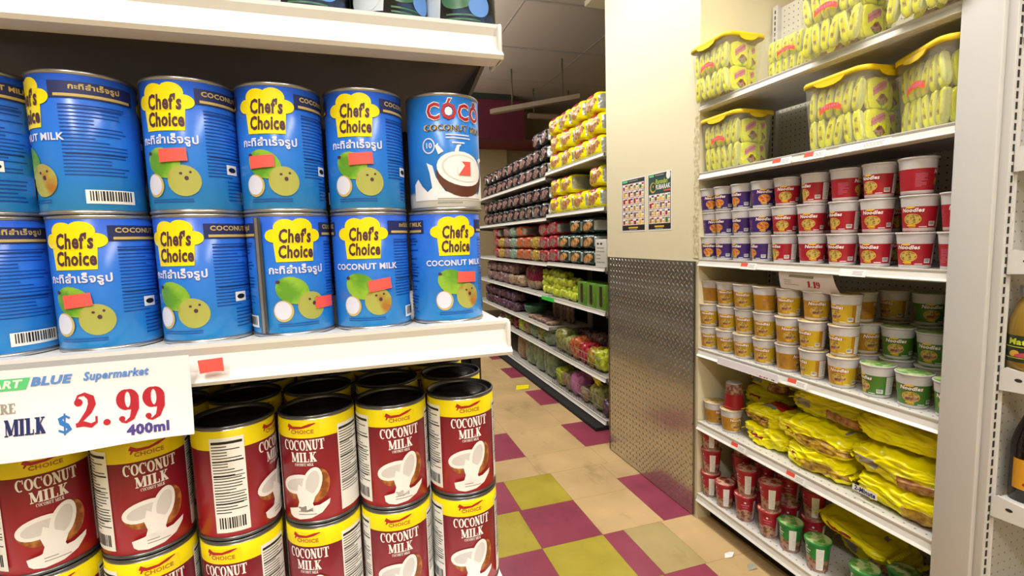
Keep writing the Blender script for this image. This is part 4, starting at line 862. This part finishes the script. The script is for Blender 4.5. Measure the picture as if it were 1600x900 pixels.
def tub_proto(lid=True):
    t = thing('snack_tub', 'x', 'tub', group='clear tubs of noodle packets')
    g = Geo(); sqloft(g, [(TL*.84, TW*.84, .03, .0), (TL*.86, TW*.86, .032, .003), (TL*.985, TW*.985, .034, TH-.02), (TL, TW, .035, TH-.012), (TL, TW, .035, TH-.003)], 'tub_clear', cap0=True)
    g.build('clear_body', t)
    if lid:
        g = Geo(); sqloft(g, [(TL+.002, TW+.002, .036, TH-.012), (TL+.010, TW+.010, .040, TH-.010), (TL+.010, TW+.010, .040, TH+.001), (TL+.004, TW+.004, .038, TH+.005), (TL-.03, TW-.03, .025, TH+.005), (TL-.035, TW-.035, .025, TH)], 'yellow_lid', cap1=True)
        for s_ in (-1, 1):  # drooping grip lips on each side
            pts = [(-.06, 0), (-.045, -.012), (-.02, -.018), (.02, -.018), (.045, -.012), (.06, 0)]
            g.prism([(a, TH-.010+b_) for a, b_ in pts], 'Y', s_*(TW/2+.006)-.002, s_*(TW/2+.006)+.002, 'yellow_lid'); g.prism([(a*.8, TH-.010+b_) for a, b_ in pts], 'X', s_*(TL/2+.006)-.002, s_*(TL/2+.006)+.002, 'yellow_lid')
        g.build('lid', t)
    # red banner printed on the long side
    def banner(w, n):
        A = Art(); up = [(-w+2*w*i/10, .012-.016*((i-5)/5)**2) for i in range(11)]; dn = [(x, y-.018) for x, y in up][::-1]; A.poly(up+dn, 'tag_red', 0)
        for i in range(n): A.rect(-w*.8+i*w*1.6/n, -.003, -w*.8+i*w*1.6/n+w*.9/n, .006, 'pink_ink', 1)
        return A
    zc = .135; hw = TW*.84/2+(TW*.985-TW*.84)/2*zc/TH
    g = Geo(); banner(.042, 7).to_plane(g, (0, -hw-.0045, zc), (1, 0, 0), (0, .0, 1), .0003); g.build('printed_banner', t, fix=False)
    g = Geo(); banner(.035, 6).to_plane(g, (0, hw+.0045, zc), (-1, 0, 0), (0, 0, 1), .0003); g.build('printed_banner', t, fix=False); return t
TUB = Place(tub_proto()); 
def packet_proto():
    t = thing('noodle_packet', 'x', 'packet', group='small yellow packets in the clear tubs')
    def f(p):
        if p[1] < -.6 and abs(p[0]) < .35 and -.5 < p[2] < .45: return 'noodle' if int((p[2]+1)*14) % 3 else 'foil_dull'
        if abs(p[0]) > .8: return 'candy_pale'
        return 'candy_yellow'
    g = Geo(); plump(g, .031, .028, .100, 4, 12, .003, 4, f, freq=1.5); g.build('packet', t)
    for s_ in (-1, 1):
        g = Geo(); vs = [(-.012+.024*i/8, (.001 if i % 2 else -.001), s_*z) for z in (.0485, .0535) for i in range(9)]; g.add(vs, [(i, i+1, 10+i, 9+i) for i in range(8)], 'candy_pale'); g.build('seal', t)
    return t
def wide_proto():
    t = thing('noodle_packet', 'x', 'packet', group='square yellow packets in the clear tubs')
    def f(p):
        if p[1] > -.6: return 'candy_yellow'
        d = p[2]-.35-.45*p[0]
        if abs(d) < .28 and abs(p[0]) < .6: return 'pink_ink' if abs(d) > .17 else 'ink_pink' if abs(d) < .06 else 'pink_ink'
        if p[2] < -.05 and abs(p[0]-.2)/.6+abs(p[2]+.5)/.6 < .9: return 'cup_photo' if p[2] > -.7 else 'nut_green'
        return 'candy_yellow'
    g = Geo(); plump(g, .088, .024, .098, 5, 22, .003, 9, f, freq=1.6); g.build('packet', t); return t
PK = Place(packet_proto()); WP = Place(wide_proto())
tubs = [('top shelf, beside the pillar', 1.505+TW/2, 1.875, SH[1], 0), ('top shelf, third from the pillar', 1.505+TW/2, 1.307, SH[1], 0), ('top shelf, nearest the end panel', 1.505+TW/2, 1.02, SH[1], 0),
        ('second shelf, beside the pillar', 1.555+TW/2, 1.865, SH[2], 0), ('second shelf, middle', 1.555+TW/2, 1.315, SH[2], -3), ('second shelf, turned, against the end panel', 1.685, 1.03, SH[2], -28), ('top shelf, open, set back', 1.72, 1.57, SH[1], 0)]
for ti, (lab, x, y, z, rz) in enumerate(tubs):
    a = -pi/2+R(rz); sz = .78 if ti == 6 else 1; r0_ = (TUB if ti < 6 else Place(tub_proto(False)))((x, y, z), a, 'clear yellow-lidded tub of packets, '+lab)
    r0_.scale = (1, 1, sz); first_new = len(bpy.data.objects)
    M_ = Matrix.Translation((x, y, z)) @ Matrix.Rotation(a, 4, 'Z') @ Matrix.Diagonal((1, 1, sz, 1))
    k = 0
    for row in range(2):
        zz = .056+row*.097
        for i in range(6):
            xx = -.083+i*.0335; q = M_ @ Vector((xx, -TW/2+.030-row*.004, zz)); tilt = random.uniform(-.2, .2)
            pk_ = PK(q, a+random.uniform(-.2, .2), 'slim packet in tub (%s), %s layer, %s' % (lab, ['lower', 'upper'][row], ORD[i]), rot=(0, tilt, a+random.uniform(-.2, .2))); pk_.scale = (1, 1, sz)
        for i in range(2):
            q = M_ @ Vector((TL/2-.026+row*.003, -TW/2+.082+i*.0-.0+i*.072, zz)); 
            if i == 0: q = M_ @ Vector((TL/2-.026+row*.003, -.022+0*.08, zz)) if True else q
            else: q = M_ @ Vector((TL/2-.048+row*.003, .045, zz))
            pk_ = WP(q, a+pi/2, 'square packet in tub (%s), %s layer, %s' % (lab, ['lower', 'upper'][row], ['front one', 'rear one'][i]), rot=(0, random.uniform(-.08, .08), a+pi/2)); pk_.scale = (1, 1, sz)
    # bulk at the back of the tub
    for i in range(3):
        q = M_ @ Vector((-.06+.055*i, .04, .055)); WP(q, a, 'back packet in tub (%s), lower layer, %s' % (lab, ORD[i])).scale = (1, 1, sz)
        q = M_ @ Vector((-.06+.055*i, .045, .152)); WP(q, a, 'back packet in tub (%s), upper layer, %s' % (lab, ORD[i])).scale = (1, 1, sz)
# ------------------------------------------------------------------ shelf tags and paper signs
def shelf_tag(lab, y, zt, w=.085, h=.026, red=.45, x=XF, yend=None):
    t = thing('price_tag', lab, 'price tag', (x, y, zt-.016), 0)
    g = Geo(); A = Art(); A.rect(-w/2, -h/2, w/2, h/2, 'white', 0)
    if red: A.rect(-w/2, -h*.1, -w/2+w*red, h/2, 'tag_red', 1)
    A.lines(w*.0, -h*.3, w*.4, h*.3, 3, 'grey_ink', 1, .3, 4)
    A.to_plane(g, (-.0135, 0, 0), (0, -1, 0), (.25, 0, .97), .0003); A2 = Geo(); g.add([(-.0133, s_*w/2, 0) for s_ in (0,)], [], 'white')
    o = g.build('tag', t, fix=False); return t
for y, zi, lab in ((1.505, 2, 'under the second shelf edge, farther from the end panel'), (1.365, 2, 'on the second shelf edge below the lone tub'), (1.66, 3, 'on the edge under the purple and red cups'), (1.41, 4, 'on the edge below the yellow cups'), (1.70, 5, 'on the yellow bag shelf edge near the cups'), (1.405, 5, 'on the yellow bag shelf edge below the first pile')):
    shelf_tag('small orange and white price tag '+lab, y, SH[zi]-.002)
shelf_tag('plain white price strip on the second shelf edge', 1.19, SH[2]-.002, .17, .022, 0)
shelf_tag('plain white tag on the edge under the red cups', 1.21, SH[3]-.004, .09, .024, 0)
# flavour strip
g = Geo(); A = Art(); A.rect(0, 0, .34, .034, 'sheet', 0); A.text('ORIENTAL CURRY FLAVOR', .125, .013, .0145, 'grey_ink', 1, .03, .98); A.rect(.02, .024, .2, .030, 'pink_ink', 1)
S = Art().serif('1.19', 0, 0, .026, 'price_red', 2, .6, .1, .3); A.sh += [([(x+.245, y+.004) for x, y in v], f, k, l) for v, f, k, l in S.sh]; A.text('$', .236, .013, .014, 'navy', 2, .03); A.text('64g', .315, .008, .010, 'black', 2, .06)
A.to_plane(g, (XF-.0165, 1.835, SH[4]-.040), (0, -1, 0), (.15, 0, .985), .0004); g.box(XF-.0160, 1.497, SH[4]-.0398, XF-.0150, 1.833, SH[4]-.008, 'sheet')
tag(g.build('flavor_strip', fix=False), 'white paper strip reading CURRY FLAVOR 1.19 on the yellow cup shelf edge', 'price sign')
# curled sign hanging below the red cups
g = Geo(); nx, nz = 16, 10; LL, HH = .23, .075
def cb(x, y): t_ = 1-y/HH; return -.045*t_**1.6*(.3+.7*(x/LL))+.004
def cp(i, j, e): x = LL*i/nx; y = HH*j/nz; return (XF+.010-cb(x, y)+e, 1.525-x, SH[3]-.034-HH+y+.012*(1-x/LL)*(1-y/HH))
for e in (0, .0006): g.add([cp(i, j, e) for j in range(nz+1) for i in range(nx+1)], [(j*(nx+1)+i, j*(nx+1)+i+1, (j+1)*(nx+1)+i+1, (j+1)*(nx+1)+i) for j in range(nz) for i in range(nx)], 'sheet', True)
A = Art(); A.poly([(.045, HH-.020), (.15, HH-.020), (.155, HH-.010), (.05, HH-.010)], 'grey_ink', 1); A.lines(.02, .018, .085, .045, 3, 'grey_ink', 1, .25, 3)
S = Art().serif('1.19', 0, 0, .026, 'price_red', 2, .6, .12, .3); A.sh += [([(x+.115+.25*y, y+.018) for x, y in v], f, k, l) for v, f, k, l in S.sh]
for bm, k, l in A.bmesh(.012, both=True):
    bm.verts.index_update(); vs = []
    for q in bm.verts:
        x, y = q.co.x, q.co.y; vs.append((XF+.010-cb(x, y)-.0006*l, 1.525-x, SH[3]-.034-HH+y+.012*(1-x/LL)*(1-y/HH)))
    g.add(vs, [[w_.index for w_ in f.verts] for f in bm.faces], k); bm.free()
tag(g.build('price_sheet', fix=False), 'curled paper sign reading 1.19 hanging over the yellow cups', 'price sign')
scrap('small white paper scrap on the floor below the lowest shelf', 1.505, 1.70, [(-.03, -.01), (0, -.02), (.028, .0), (.018, .018), (-.012, .012)], 'white')
scrap('crumpled grey scrap on the floor near the white one', 1.53, 1.60, [(-.02, -.012), (.02, -.015), (.03, .012), (0, .02)], 'grey_ink')
scrap('bright yellow paper scrap on the floor by the far shelves', 1.46, 4.42, [(-.07, -.05), (.05, -.07), (.09, .03), (-.02, .08)], 'foil_yellow')
# ------------------------------------------------------------------ far shelving along the aisle
FX = 1.70
def far_unit(lab, y0, y1, shelves, back):
    u = thing('shelving_bay', lab, 'shelving')
    g = Geo(); g.box(2.14, y0, .05, 2.155, y1, 2.3, back); g.build('back_panel', u)
    for y in (y0, y1-.03): g = Geo(); g.box(2.115, y, 0, 2.139, y+.03, 2.3, 'shelf_old'); g.build('slotted_upright', u)
    g = Geo(); g.box(FX-.085, y0, 0, 2.11, y1, .026, 'kick'); g.box(FX+.03, y0, .026, 2.11, y1, .036, 'kick'); g.build('base', u)  # front ledge added as a dark strip standing for shade on the floor
    for z in shelves:
        g = Geo(); g.box(FX+.004, y0, z-.028, 2.114, y1, z-.0006, 'shelf_old'); s = g.build('shelf', u)
        g = Geo(); lip_x(g, y0, y1, FX, z+.002, .032, 'shelf_lip'); g.build('price_channel', s)
        for y in (y0+.001, y1-.006): g = Geo(); g.prism([(FX+.01, z-.03), (FX+.01, z-.045), (2.11, z-.09), (2.11, z-.03)], 'Y', y, y+.005, 'bracket_dark'); g.build('bracket', s)
FA = [2.0, 1.625, 1.195, .875, .385, .065]; FB = [1.965, 1.60, 1.185, .885, .585, .385, .065]
far_unit('shelving bay of yellow noodle multipacks just beyond the pillar', 3.18, 4.275, FA, 'back_dark')
far_unit('shelving bay of black noodle multipacks beyond the yellow ones', 4.28, 5.60, FB, 'back_dark')
far_unit('farthest visible shelving bay along the aisle', 5.605, 7.0, FB, 'back_dark')
# low kick plate, its dark ledge standing for floor shade
def pack_proto(nm, grp, L, W, Hh, fn, seed, n=12, wr=.006, freq=2.0, cat='multipack'):
    g = Geo(); plump(g, L, W, Hh, 5, n, wr, seed, fn, freq=freq); o = g.build(nm); return tag(o, 'x', cat, grp)
def f_pack(base, photo, side='silver_foil', dots=None):
    def f(p):
        x, y, z = p
        if abs(x) > .97 and abs(z) < .75: return side
        if y < -.6:
            if (x*.8-.1)**2+((z+.15)*1.0-.3*x)**2 < .30: return photo
            if z > .6 and abs(x) < .6: return dots or base
        return base
    return f
YP = [Place(pack_proto('noodle_multipack', 'yellow noodle multipacks', .235, .30, .155, f_pack('foil_yellow', 'photo_warm', 'silver_foil', 'foil_red'), s, 14, .008)) for s in (1, 2)]
BP = [Place(pack_proto('noodle_multipack', 'black noodle multipacks', .205, .30, .15, f_pack('black_foil', 'photo_dark', 'silver_foil', 'black_pack'), s, 14, .008)) for s in (3, 4)]
def xr(): return FX+.17
ly = ['bottom', 'second', 'third', 'top']
ys = [3.405+.243*i for i in range(4)]
for L in range(4):
    for i, y in enumerate([q for q in ys]):
        if L == 3: continue
        if L == 3: y -= .02
        z = FA[0]+.0785+L*.155
        YP[(i+L) % 2]((xr()+.004*((i+L) % 3), y+(.03 if L == 2 else 0), z), -pi/2, 'yellow noodle multipack on the top far shelf, %s layer, %s from the pillar' % (ly[L], ORD[i]), rot=(0, random.uniform(-.04, .04), -pi/2+random.uniform(-.08, .08)))
for L, yy in ((0, (3.41, 3.66, 3.91, 4.15)), (1, (3.37, 3.90, 4.14))):
    for i, y in enumerate(yy):
        YP[i % 2]((xr(), y, FA[1]+.0785+L*.155), -pi/2, 'yellow noodle multipack on the second shelf, %s layer, %s from the pillar' % (ly[L], ORD[i]))
nb = 11
for L in range(3):
    for i in range(nb):
        if L == 2 and i > 1: continue
        y = 4.40+.212*i
        BP[(i+L) % 2]((xr()+.006*((i*3+L) % 3), y, FB[0]+.0765+L*.152), -pi/2, 'black noodle multipack on the top shelf, %s layer, %s from the yellow packs' % (ly[L], ORD[i]), rot=(0, random.uniform(-.05, .05), -pi/2+random.uniform(-.1, .1)))
for L in range(2):
    for i in range(nb):
        y = 4.40+.212*i
        BP[(i+L+1) % 2]((xr(), y, FB[1]+.0765+L*.152), -pi/2, 'black noodle multipack on the second shelf, %s layer, %s from the yellow packs' % (ly[L], ORD[i]), rot=(0, random.uniform(-.04, .04), -pi/2+random.uniform(-.06, .06)))
# third shelf: mixed colours, three layers
def colpack(col, photo): return Place(pack_proto('noodle_multipack', col.replace('_foil', '')+' noodle multipacks', .225, .28, .122, f_pack(col, photo, 'silver_foil', col), hash(col) % 7 if False else len(col), 12, .007))
CP = {c: colpack(c, p) for c, p in (('green_foil', 'photo_warm'), ('red_foil', 'photo_dark'), ('orange_foil', 'orange_foil'), ('gold_foil', 'gold_foil'), ('mint_foil', 'mint_foil'), ('mauve_foil', 'photo_dark'))}
cn = {'green_foil': 'dark green', 'red_foil': 'red', 'orange_foil': 'orange', 'gold_foil': 'golden', 'mint_foil': 'pale green', 'mauve_foil': 'brownish'}
seq = [('green_foil', 3), ('green_foil', 3), ('green_foil', 2), ('red_foil', 3), ('red_foil', 3), ('gold_foil', 2), ('orange_foil', 2), ('orange_foil', 3), ('mint_foil', 3), ('mauve_foil', 3), ('gold_foil', 2), ('red_foil', 3)]
y = 3.50; cnt = {}
for i, (c, n_) in enumerate(seq):
    cnt[c] = cnt.get(c, 0)+1; zb = FA[2] if y < 4.27 else FB[2]
    if y < 4.4 and y+.115 > 4.27: zb = FA[2]
    for L in range(n_): CP[c]((xr()-.015, y, zb+.0622+L*.1225), -pi/2, '%s noodle multipack on the mixed shelf, %s layer, %s stack from the pillar' % (cn[c], ly[L], ORD[i]))
    y += .236 if i != 3 else .24
g = Geo(); g.box(1.70+.02, 3.19, FA[2], 1.96, 3.36, FA[2]+.20, 'shelf_lip', .004); 
A = Art(); A.lines(.02, .02, .15, .15, 5, 'grey_ink', 0, .3, 3); A.rect(.03, .16, .06, .175, 'black', 0); A.rect(.08, .16, .11, .175, 'black', 0); A.to_plane(g, (1.7195, 3.36, FA[2]), (0, -1, 0), (0, 0, 1), .0005)
tag(g.build('carton', fix=False), 'pale grey printed carton at the pillar end of the mixed shelf', 'carton')
# fourth shelf
mat('box_lime', '#7fa03a', .3)
for i, y in enumerate((3.26, 3.42, 3.58)):
    t = thing('jelly_box', 'green box with rounded dark window, %s from the pillar' % ORD[i], 'box', (1.76, y, FA[3]), -pi/2, 'green boxes on the fourth shelf')
    g = Geo(); g.box(-.076, -.05, 0, .076, .10, .19, 'green_box', .004)
    A = Art(); pts = [(.022*cos(R(a)), .045+.022*sin(R(a))) for a in range(180, 361, 20)]+[(.022, .175), (-.022, .175)]; A.poly(pts, 'dark_window', 1); A.ell(.05, .10, .006, .006, 'tag_red', 1); A.to_plane(g, (0, -.05, 0), (1, 0, 0), (0, 0, 1), .0006); g.build('box', t, fix=False)
g = Geo(); plump(g, .105, .05, .075, 4, 8, .006, 5, lambda p: 'lime_foil', freq=1.8); o = tag(g.build('snack_sachet'), 'x', 'sachet', 'lime yellow sachets heaped on the fourth shelf'); SP = Place(o)
k = 0
for row, (nn, z) in enumerate(((9, .042), (9, .095), (7, .145), (5, .190))):
    for i in range(nn):
        y = 3.72+.098*i+.05*(row % 2)+(.0 if row < 2 else .15*row-.1)
        if y > 4.58: continue
        zb = FA[3] if y < 4.27 else FB[3]
        SP((FX+.06+.02*(row % 2)+random.uniform(0, .02), y, max(zb, .875)+z), 0, 'lime yellow sachet in the heap, %s layer up, %s from the green boxes' % (ORD[row], ORD[i]), rot=(random.uniform(-.5, .5), random.uniform(-.4, .4), -pi/2+random.uniform(-.3, .3)))
        SP((FX+.15+random.uniform(0, .02), y+.03, max(zb, .875)+z), 0, 'lime yellow sachet behind the heap front, %s layer up, %s from the green boxes' % (ORD[row], ORD[i]), rot=(random.uniform(-.5, .5), random.uniform(-.4, .4), -pi/2+random.uniform(-.3, .3)))
def sack(nm, lab, cat, x, y, zb, L, W, Hh, col, seed, group=None, rot=(0, 0, 0), n=14, wr=.014, k=4):
    g = Geo(); plump(g, L, W, Hh, k, n, wr, seed, lambda p: col if isinstance(col, str) else (col[0] if p[2] < col[2] else col[1]), freq=2.0)
    o = g.build(nm); o.location = (x, y, zb+Hh/2); o.rotation_euler = (rot[0], rot[1], -pi/2+rot[2]); return tag(o, lab, cat, group)
sack('snack_bag', 'deep red shiny bag on the fourth shelf beside the lime heap', 'bag', 1.85, 4.86, FB[3], .40, .22, .26, ('tan_foil', 'wine_foil', -.3), 3)
sack('snack_bag', 'tall red bag top leaning behind the deep red bag', 'bag', 1.95, 5.15, FB[3], .30, .16, .27, 'wine_foil', 6)
for i, y in enumerate((5.22, 5.47, 5.72, 5.97, 6.22, 6.47)):
    sack('snack_bag', 'brown-pink bag on the fourth shelf, %s beyond the red one' % ORD[i], 'bag', 1.82, y, FB[3], .235, .2, .13, 'tan_foil' if i < 2 else 'mauve_foil', i+4, 'brown-pink bags on the fourth shelf, lower layer')
    if i: sack('snack_bag', 'brown-pink bag stacked on the lower layer, %s beyond the red one' % ORD[i], 'bag', 1.82, y, FB[3]+.13, .235, .2, .12, 'mauve_foil', i+14, 'brown-pink bags on the fourth shelf, upper layer')
# green price strip
g = Geo(); g.box(FX-.0165, 4.10, .840, FX-.0145, 4.40, .874, 'green_strip' if mat('green_strip', '#35d84a', .5) else ''); tag(g.build('price_strip'), 'bright green strip on the fourth shelf edge', 'price sign')
# far bay, shelf D2: dark packets, green bowl, hanging strips
for i in range(7):
    for L in range(2): sack('dark_packet', 'dark purple packet on the far fifth shelf, %s row, %s from the green bowl' % (['lower', 'upper'][L], ORD[i]), 'packet', 1.80, 5.42+.19*i, FB[4]+L*.115, .18, .18, .112, 'purple_foil', i+L*9, 'dark purple packets in the far bay')
g = Geo(); g.lathe([(.0001, 0), (.05, 0), (.10, .03), (.125, .075), (.13, .12), (.125, .12), (.115, .075), (.09, .035), (.0001, .01)], 'top_can_green', 24); tag(g.build('bowl', loc=(1.86, 5.03, FB[4])), 'dark green bowl on the fifth shelf of the far bay', 'bowl')
for i in range(6):
    sack('brown_packet', 'tall thin brown packet hanging on the fifth shelf, %s from the near bay' % ORD[i], 'packet', 1.98, 4.36+.085*i, FB[4], .07, .04, .26, 'tan_foil' if i % 2 else 'mauve_foil', i, 'thin brown packets standing at the back of the fifth shelf', n=8, wr=.004)
for i in range(5):
    sack('brown_packet', 'flat brown packet lying on the fifth shelf edge, %s from the near bay' % ORD[i], 'packet', 1.80, 4.40+.13*i, FB[4], .12, .14, .035+.01*(i % 2), 'photo_dark' if i % 2 else 'tan_foil', i+5, 'flat brown packets lying on the fifth shelf', n=8, wr=.005)
# sixth shelf far + bottom far
for i, (y, c, h) in enumerate(((4.42, 'pale_green_foil', .15), (4.62, 'olive_foil', .16), (4.82, 'mint_foil', .15), (5.03, 'tan_foil', .16), (5.22, 'lime_foil', .15), (5.42, 'wine_foil', .14), (5.75, 'olive_foil', .12), (6.0, 'mauve_foil', .12))):
    sack('snack_bag', '%s bag on the sixth shelf of the far bay, %s from the near bay' % ({'pale_green_foil': 'grey-green', 'olive_foil': 'olive', 'mint_foil': 'pale green', 'tan_foil': 'tan', 'lime_foil': 'lime yellow', 'wine_foil': 'dark red', 'mauve_foil': 'brownish'}[c], ORD[i]), 'bag', 1.83, y, FB[5], .19, .2, h, c, i+2)
for i, (y, c) in enumerate(((4.45, 'pale_green_foil'), (4.72, 'pale_green_foil'), (4.99, 'pale_green_foil'), (5.27, 'tan_foil'))):
    sack('rice_noodle_sack', '%s sack on the lowest shelf of the far bay, %s from the pillar side' % ('grey-green' if i < 3 else 'tan', ORD[i]), 'sack', 1.86, y, FB[6], .25, .24, .27, c, i+11, wr=.01, k=5)
# near bay wire bins
def wire_bin(lab, y0, y1, z, h):
    t = thing('wire_bin', lab, 'bin')
    g = Geo(); x0 = FX+.012; x1 = 2.0
    for zz in (.004, h*.5, h): g.rod((x0, y0, z+zz), (x0, y1, z+zz), .0022, 'wire', 6)
    for yy in (y0, y1): g.rod((x0, yy, z+h), (x1, yy, z+h*1.0), .0022, 'wire', 6); g.rod((x0, yy, z), (x1, yy, z), .0022, 'wire', 6); g.rod((x1, yy, z), (x1, yy, z+h), .0022, 'wire', 6)
    n_ = int((y1-y0)/.05)
    for i in range(n_+1): yy = y0+(y1-y0)*i/n_; g.rod((x0, yy, z), (x0, yy, z+h), .0018, 'wire', 6)
    g.build('wire_frame', t); return t
wire_bin('wire bin of orange and green snack bags on the near bay shelf above the lowest', 3.30, 4.22, FA[4]+.0005, .115)
wire_bin('wire bin of bags on the lowest shelf of the near bay', 3.25, 4.24, FA[5]+.0005, .14)
for i, (y, c, h, w, s_, lab) in enumerate([(4.12, 'olive_foil', .21, .17, 3, 'olive green bag at the far end of the wire bin'), (3.95, 'olive_foil', .17, .15, 4, 'second olive green bag in the wire bin'), (3.80, 'orange_foil', .19, .16, 7, 'orange bag in the wire bin'), (3.64, 'red_foil', .17, .15, 8, 'red and white bag in the wire bin'), (3.50, 'gold_foil', .16, .15, 9, 'golden bag in the wire bin'), (3.36, 'lime_foil', .17, .15, 10, 'lime green bag at the near end of the wire bin')]):
    sack('snack_bag', lab, 'bag', 1.815, y, FA[4]+.001, w, .18, h, c, s_, rot=(random.uniform(-.06, .06), 0, random.uniform(-.2, .2)))
for i, (y, c, h, w, s_, lab) in enumerate([(4.14, 'lime_foil', .17, .16, 3, 'yellow-green bag in the lowest wire bin, farthest'), (3.97, 'tan_foil', .16, .17, 4, 'tan bag in the lowest wire bin'), (3.80, 'pink_foil', .21, .17, 5, 'bright pink bag top in the lowest wire bin'), (3.64, 'tan_foil', .12, .15, 6, 'low tan bag in the lowest wire bin'), (3.42, 'olive_foil', .20, .2, 8, 'large yellow-green open bag at the near end of the lowest shelf'), (3.26, 'purple_foil', .13, .14, 9, 'dark purple bag at the pillar end of the lowest shelf')]):
    sack('snack_bag', lab, 'bag', 1.815, y, FA[5]+.001, w, .18, h, c, s_, rot=(random.uniform(-.06, .06), 0, random.uniform(-.15, .15)))
sack('snack_bag', 'crumpled bright yellow bag flap standing on the open bag', 'bag', 1.77, 3.47, FA[5]+.19, .16, .03, .10, 'foil_yellow', 12, rot=(.3, .3, 0), wr=.016)
# dark goods lying at the back of the near bay shelf
for i in range(4): sack('dark_packet', 'dark brown packet at the back of the wire bin shelf, %s from the pillar' % ORD[i], 'packet', 2.01, 3.35+.24*i, FA[4], .22, .16, .20, 'purple_foil' if i % 2 else 'photo_dark', i+3, 'dark packets behind the wire bin')
